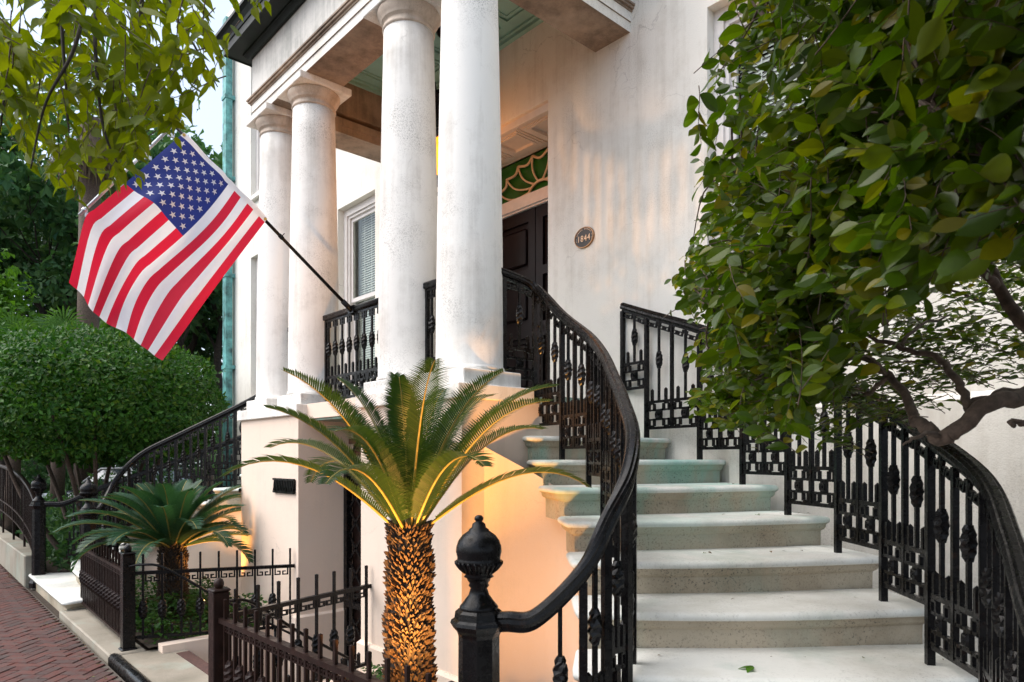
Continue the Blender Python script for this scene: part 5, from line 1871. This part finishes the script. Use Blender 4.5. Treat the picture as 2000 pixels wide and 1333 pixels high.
# left: branches of a street tree hanging into the top of the picture
OB = Vector((-1.2, -6.6, 0))
ov = thing('street_tree', OB, 'street tree whose yellow green branches hang down across the top left', 'tree')
crown0 = cpt(-250, -700, 2.6)
mb = MB(); mb.tube(catmull([OB - Vector((0, 0, .1)), OB + Vector((.1, .2, 2.0)), OB.lerp(crown0, .6) + Vector((0, 0, 1.2)), crown0], 6), np.linspace(.16, .05, 19), 10); mb.build('trunk', M['bark_dark'], ov)
hang = [
    [(-250, -700, 2.6), (60, -350, 2.3), (110, -60, 2.1), (125, 120, 2.05), (135, 260, 2.05)],
    [(60, -350, 2.3), (190, -120, 2.2), (185, 60, 2.15), (200, 240, 2.1), (235, 330, 2.1)],
    [(60, -350, 2.3), (280, -160, 2.3), (275, 20, 2.3), (270, 160, 2.25), (330, 250, 2.25)],
    [(60, -350, 2.3), (330, -140, 2.4), (330, 0, 2.4), (380, 90, 2.4), (425, 170, 2.4)],
    [(60, -350, 2.3), (-20, -60, 2.1), (10, 120, 2.05), (0, 260, 2.0)],
    [(190, -120, 2.2), (150, 80, 2.0), (90, 200, 1.95), (60, 330, 1.95)],
    [(280, -160, 2.3), (420, -110, 2.4), (470, -30, 2.45), (490, 5, 2.45)],
]
hp_ = []
for pts in hang:
    c = catmull([cpt(*p) for p in pts], 6)
    MB().tube(c, np.linspace(.011 if pts[0][1] < -300 else .007, .002, len(c)), 6).build('branch', M['bark_dark'], ov)
    hp_ += c[6:]
POLY3 = [(-60, -80), (420, -80), (425, 40), (410, 130), (385, 205), (335, 230), (300, 280), (270, 300), (235, 335), (180, 330), (140, 350), (100, 325), (60, 290), (40, 230), (-60, 210)]
HOLE = [(-20, -20), (60, -20), (75, 50), (55, 100), (-20, 70)]
twigs3 = []
while len(twigs3) < 158:
    x, y = random.uniform(-60, 430), random.uniform(-80, 395)
    if not in_poly(x, y, POLY3): continue
    if in_poly(x, y, HOLE) and random.random() < .6: continue
    if y < 60 and random.random() < .35: continue
    d = random.uniform(1.85, 2.6)
    tip = cpt(x, y, d)
    dr = (RGT * random.uniform(-.5, .7) + FWD * random.uniform(-.5, .5) + Vector((0, 0, random.uniform(-1.1, -.1)))).normalized()
    twigs3.append((tip - dr * .16, dr, 1.0))
for (x, y) in ((480, -12), (455, -18), (500, -22), (515, -30), (440, -15)):
    twigs3.append((cpt(x - 20, y - 60, 2.45), (RGT * .3 + Vector((0, 0, -.8))).normalized(), .8))
leafy(ov, twigs3, LEAF_POINT, M['leaf_over'], M['leaf_over'], .074, 'leaf', 7, .22, .04, .85, 290)

# fallen leaves on the steps
fm = leaf_mesh(LEAF_POINT, 'fallen_leaf', M['leaf_bright'])
for (j, x, y, lab, s_) in ((8, 2.50, -.50, 'fallen green leaf cluster on the lowest tread in view', .075), (5, 1.83, .82, 'thin yellow green fallen leaf beside the foot of a right hand railing post', .055), (6, 1.83, .22, 'tiny fallen leaf in the middle of a stone tread', .035)):
    t = thing('fallen_leaf', (x, y, tz(j) + .004), lab, 'leaf', 'fallen leaves on the steps')
    for k in range(3 if j == 8 else 1):
        b = put('blade', fm, t, (x, y, tz(j) + .006 + .004 * k), (random.uniform(-.1, .2), random.uniform(-.1, .1), 1.0 + k * 1.1), (s_, s_ * (1 - .15 * k), s_))

# litter blown against the kerb strip, the bed edge and the backs of the steps
n_ = 150
p_ = np.column_stack([rng.uniform(-9, -.8, n_), -1.80 - np.abs(rng.normal(0, .12, n_)), rng.uniform(.012, .02, n_)])
q_ = np.array([(NOS[j][0][0] * (1 - t) + NOS[j][1][0] * t - .20, NOS[j][0][1] * (1 - t) + NOS[j][1][1] * t + .12, tz(j) + .006) for j in range(3, 10) for t in rng.beta(.6, .35, 7)])
p_ = np.vstack([p_, q_])
d_ = rand_unit(len(p_)); d_[:, 2] = 0
tag(scatter('leaf_litter', LEAF_POINT, p_, d_, rand_unit(len(p_)) * .25 + np.array([0, 0, 1.0]), rng.uniform(.012, .035, len(p_)), m_leaf('dry_litter', [(0.16, 0.09, 0.03), (0.10, 0.06, 0.03), (0.12, 0.13, 0.03)], .15)), 'bits of dry leaf litter along the kerb and on the steps', 'leaf litter')
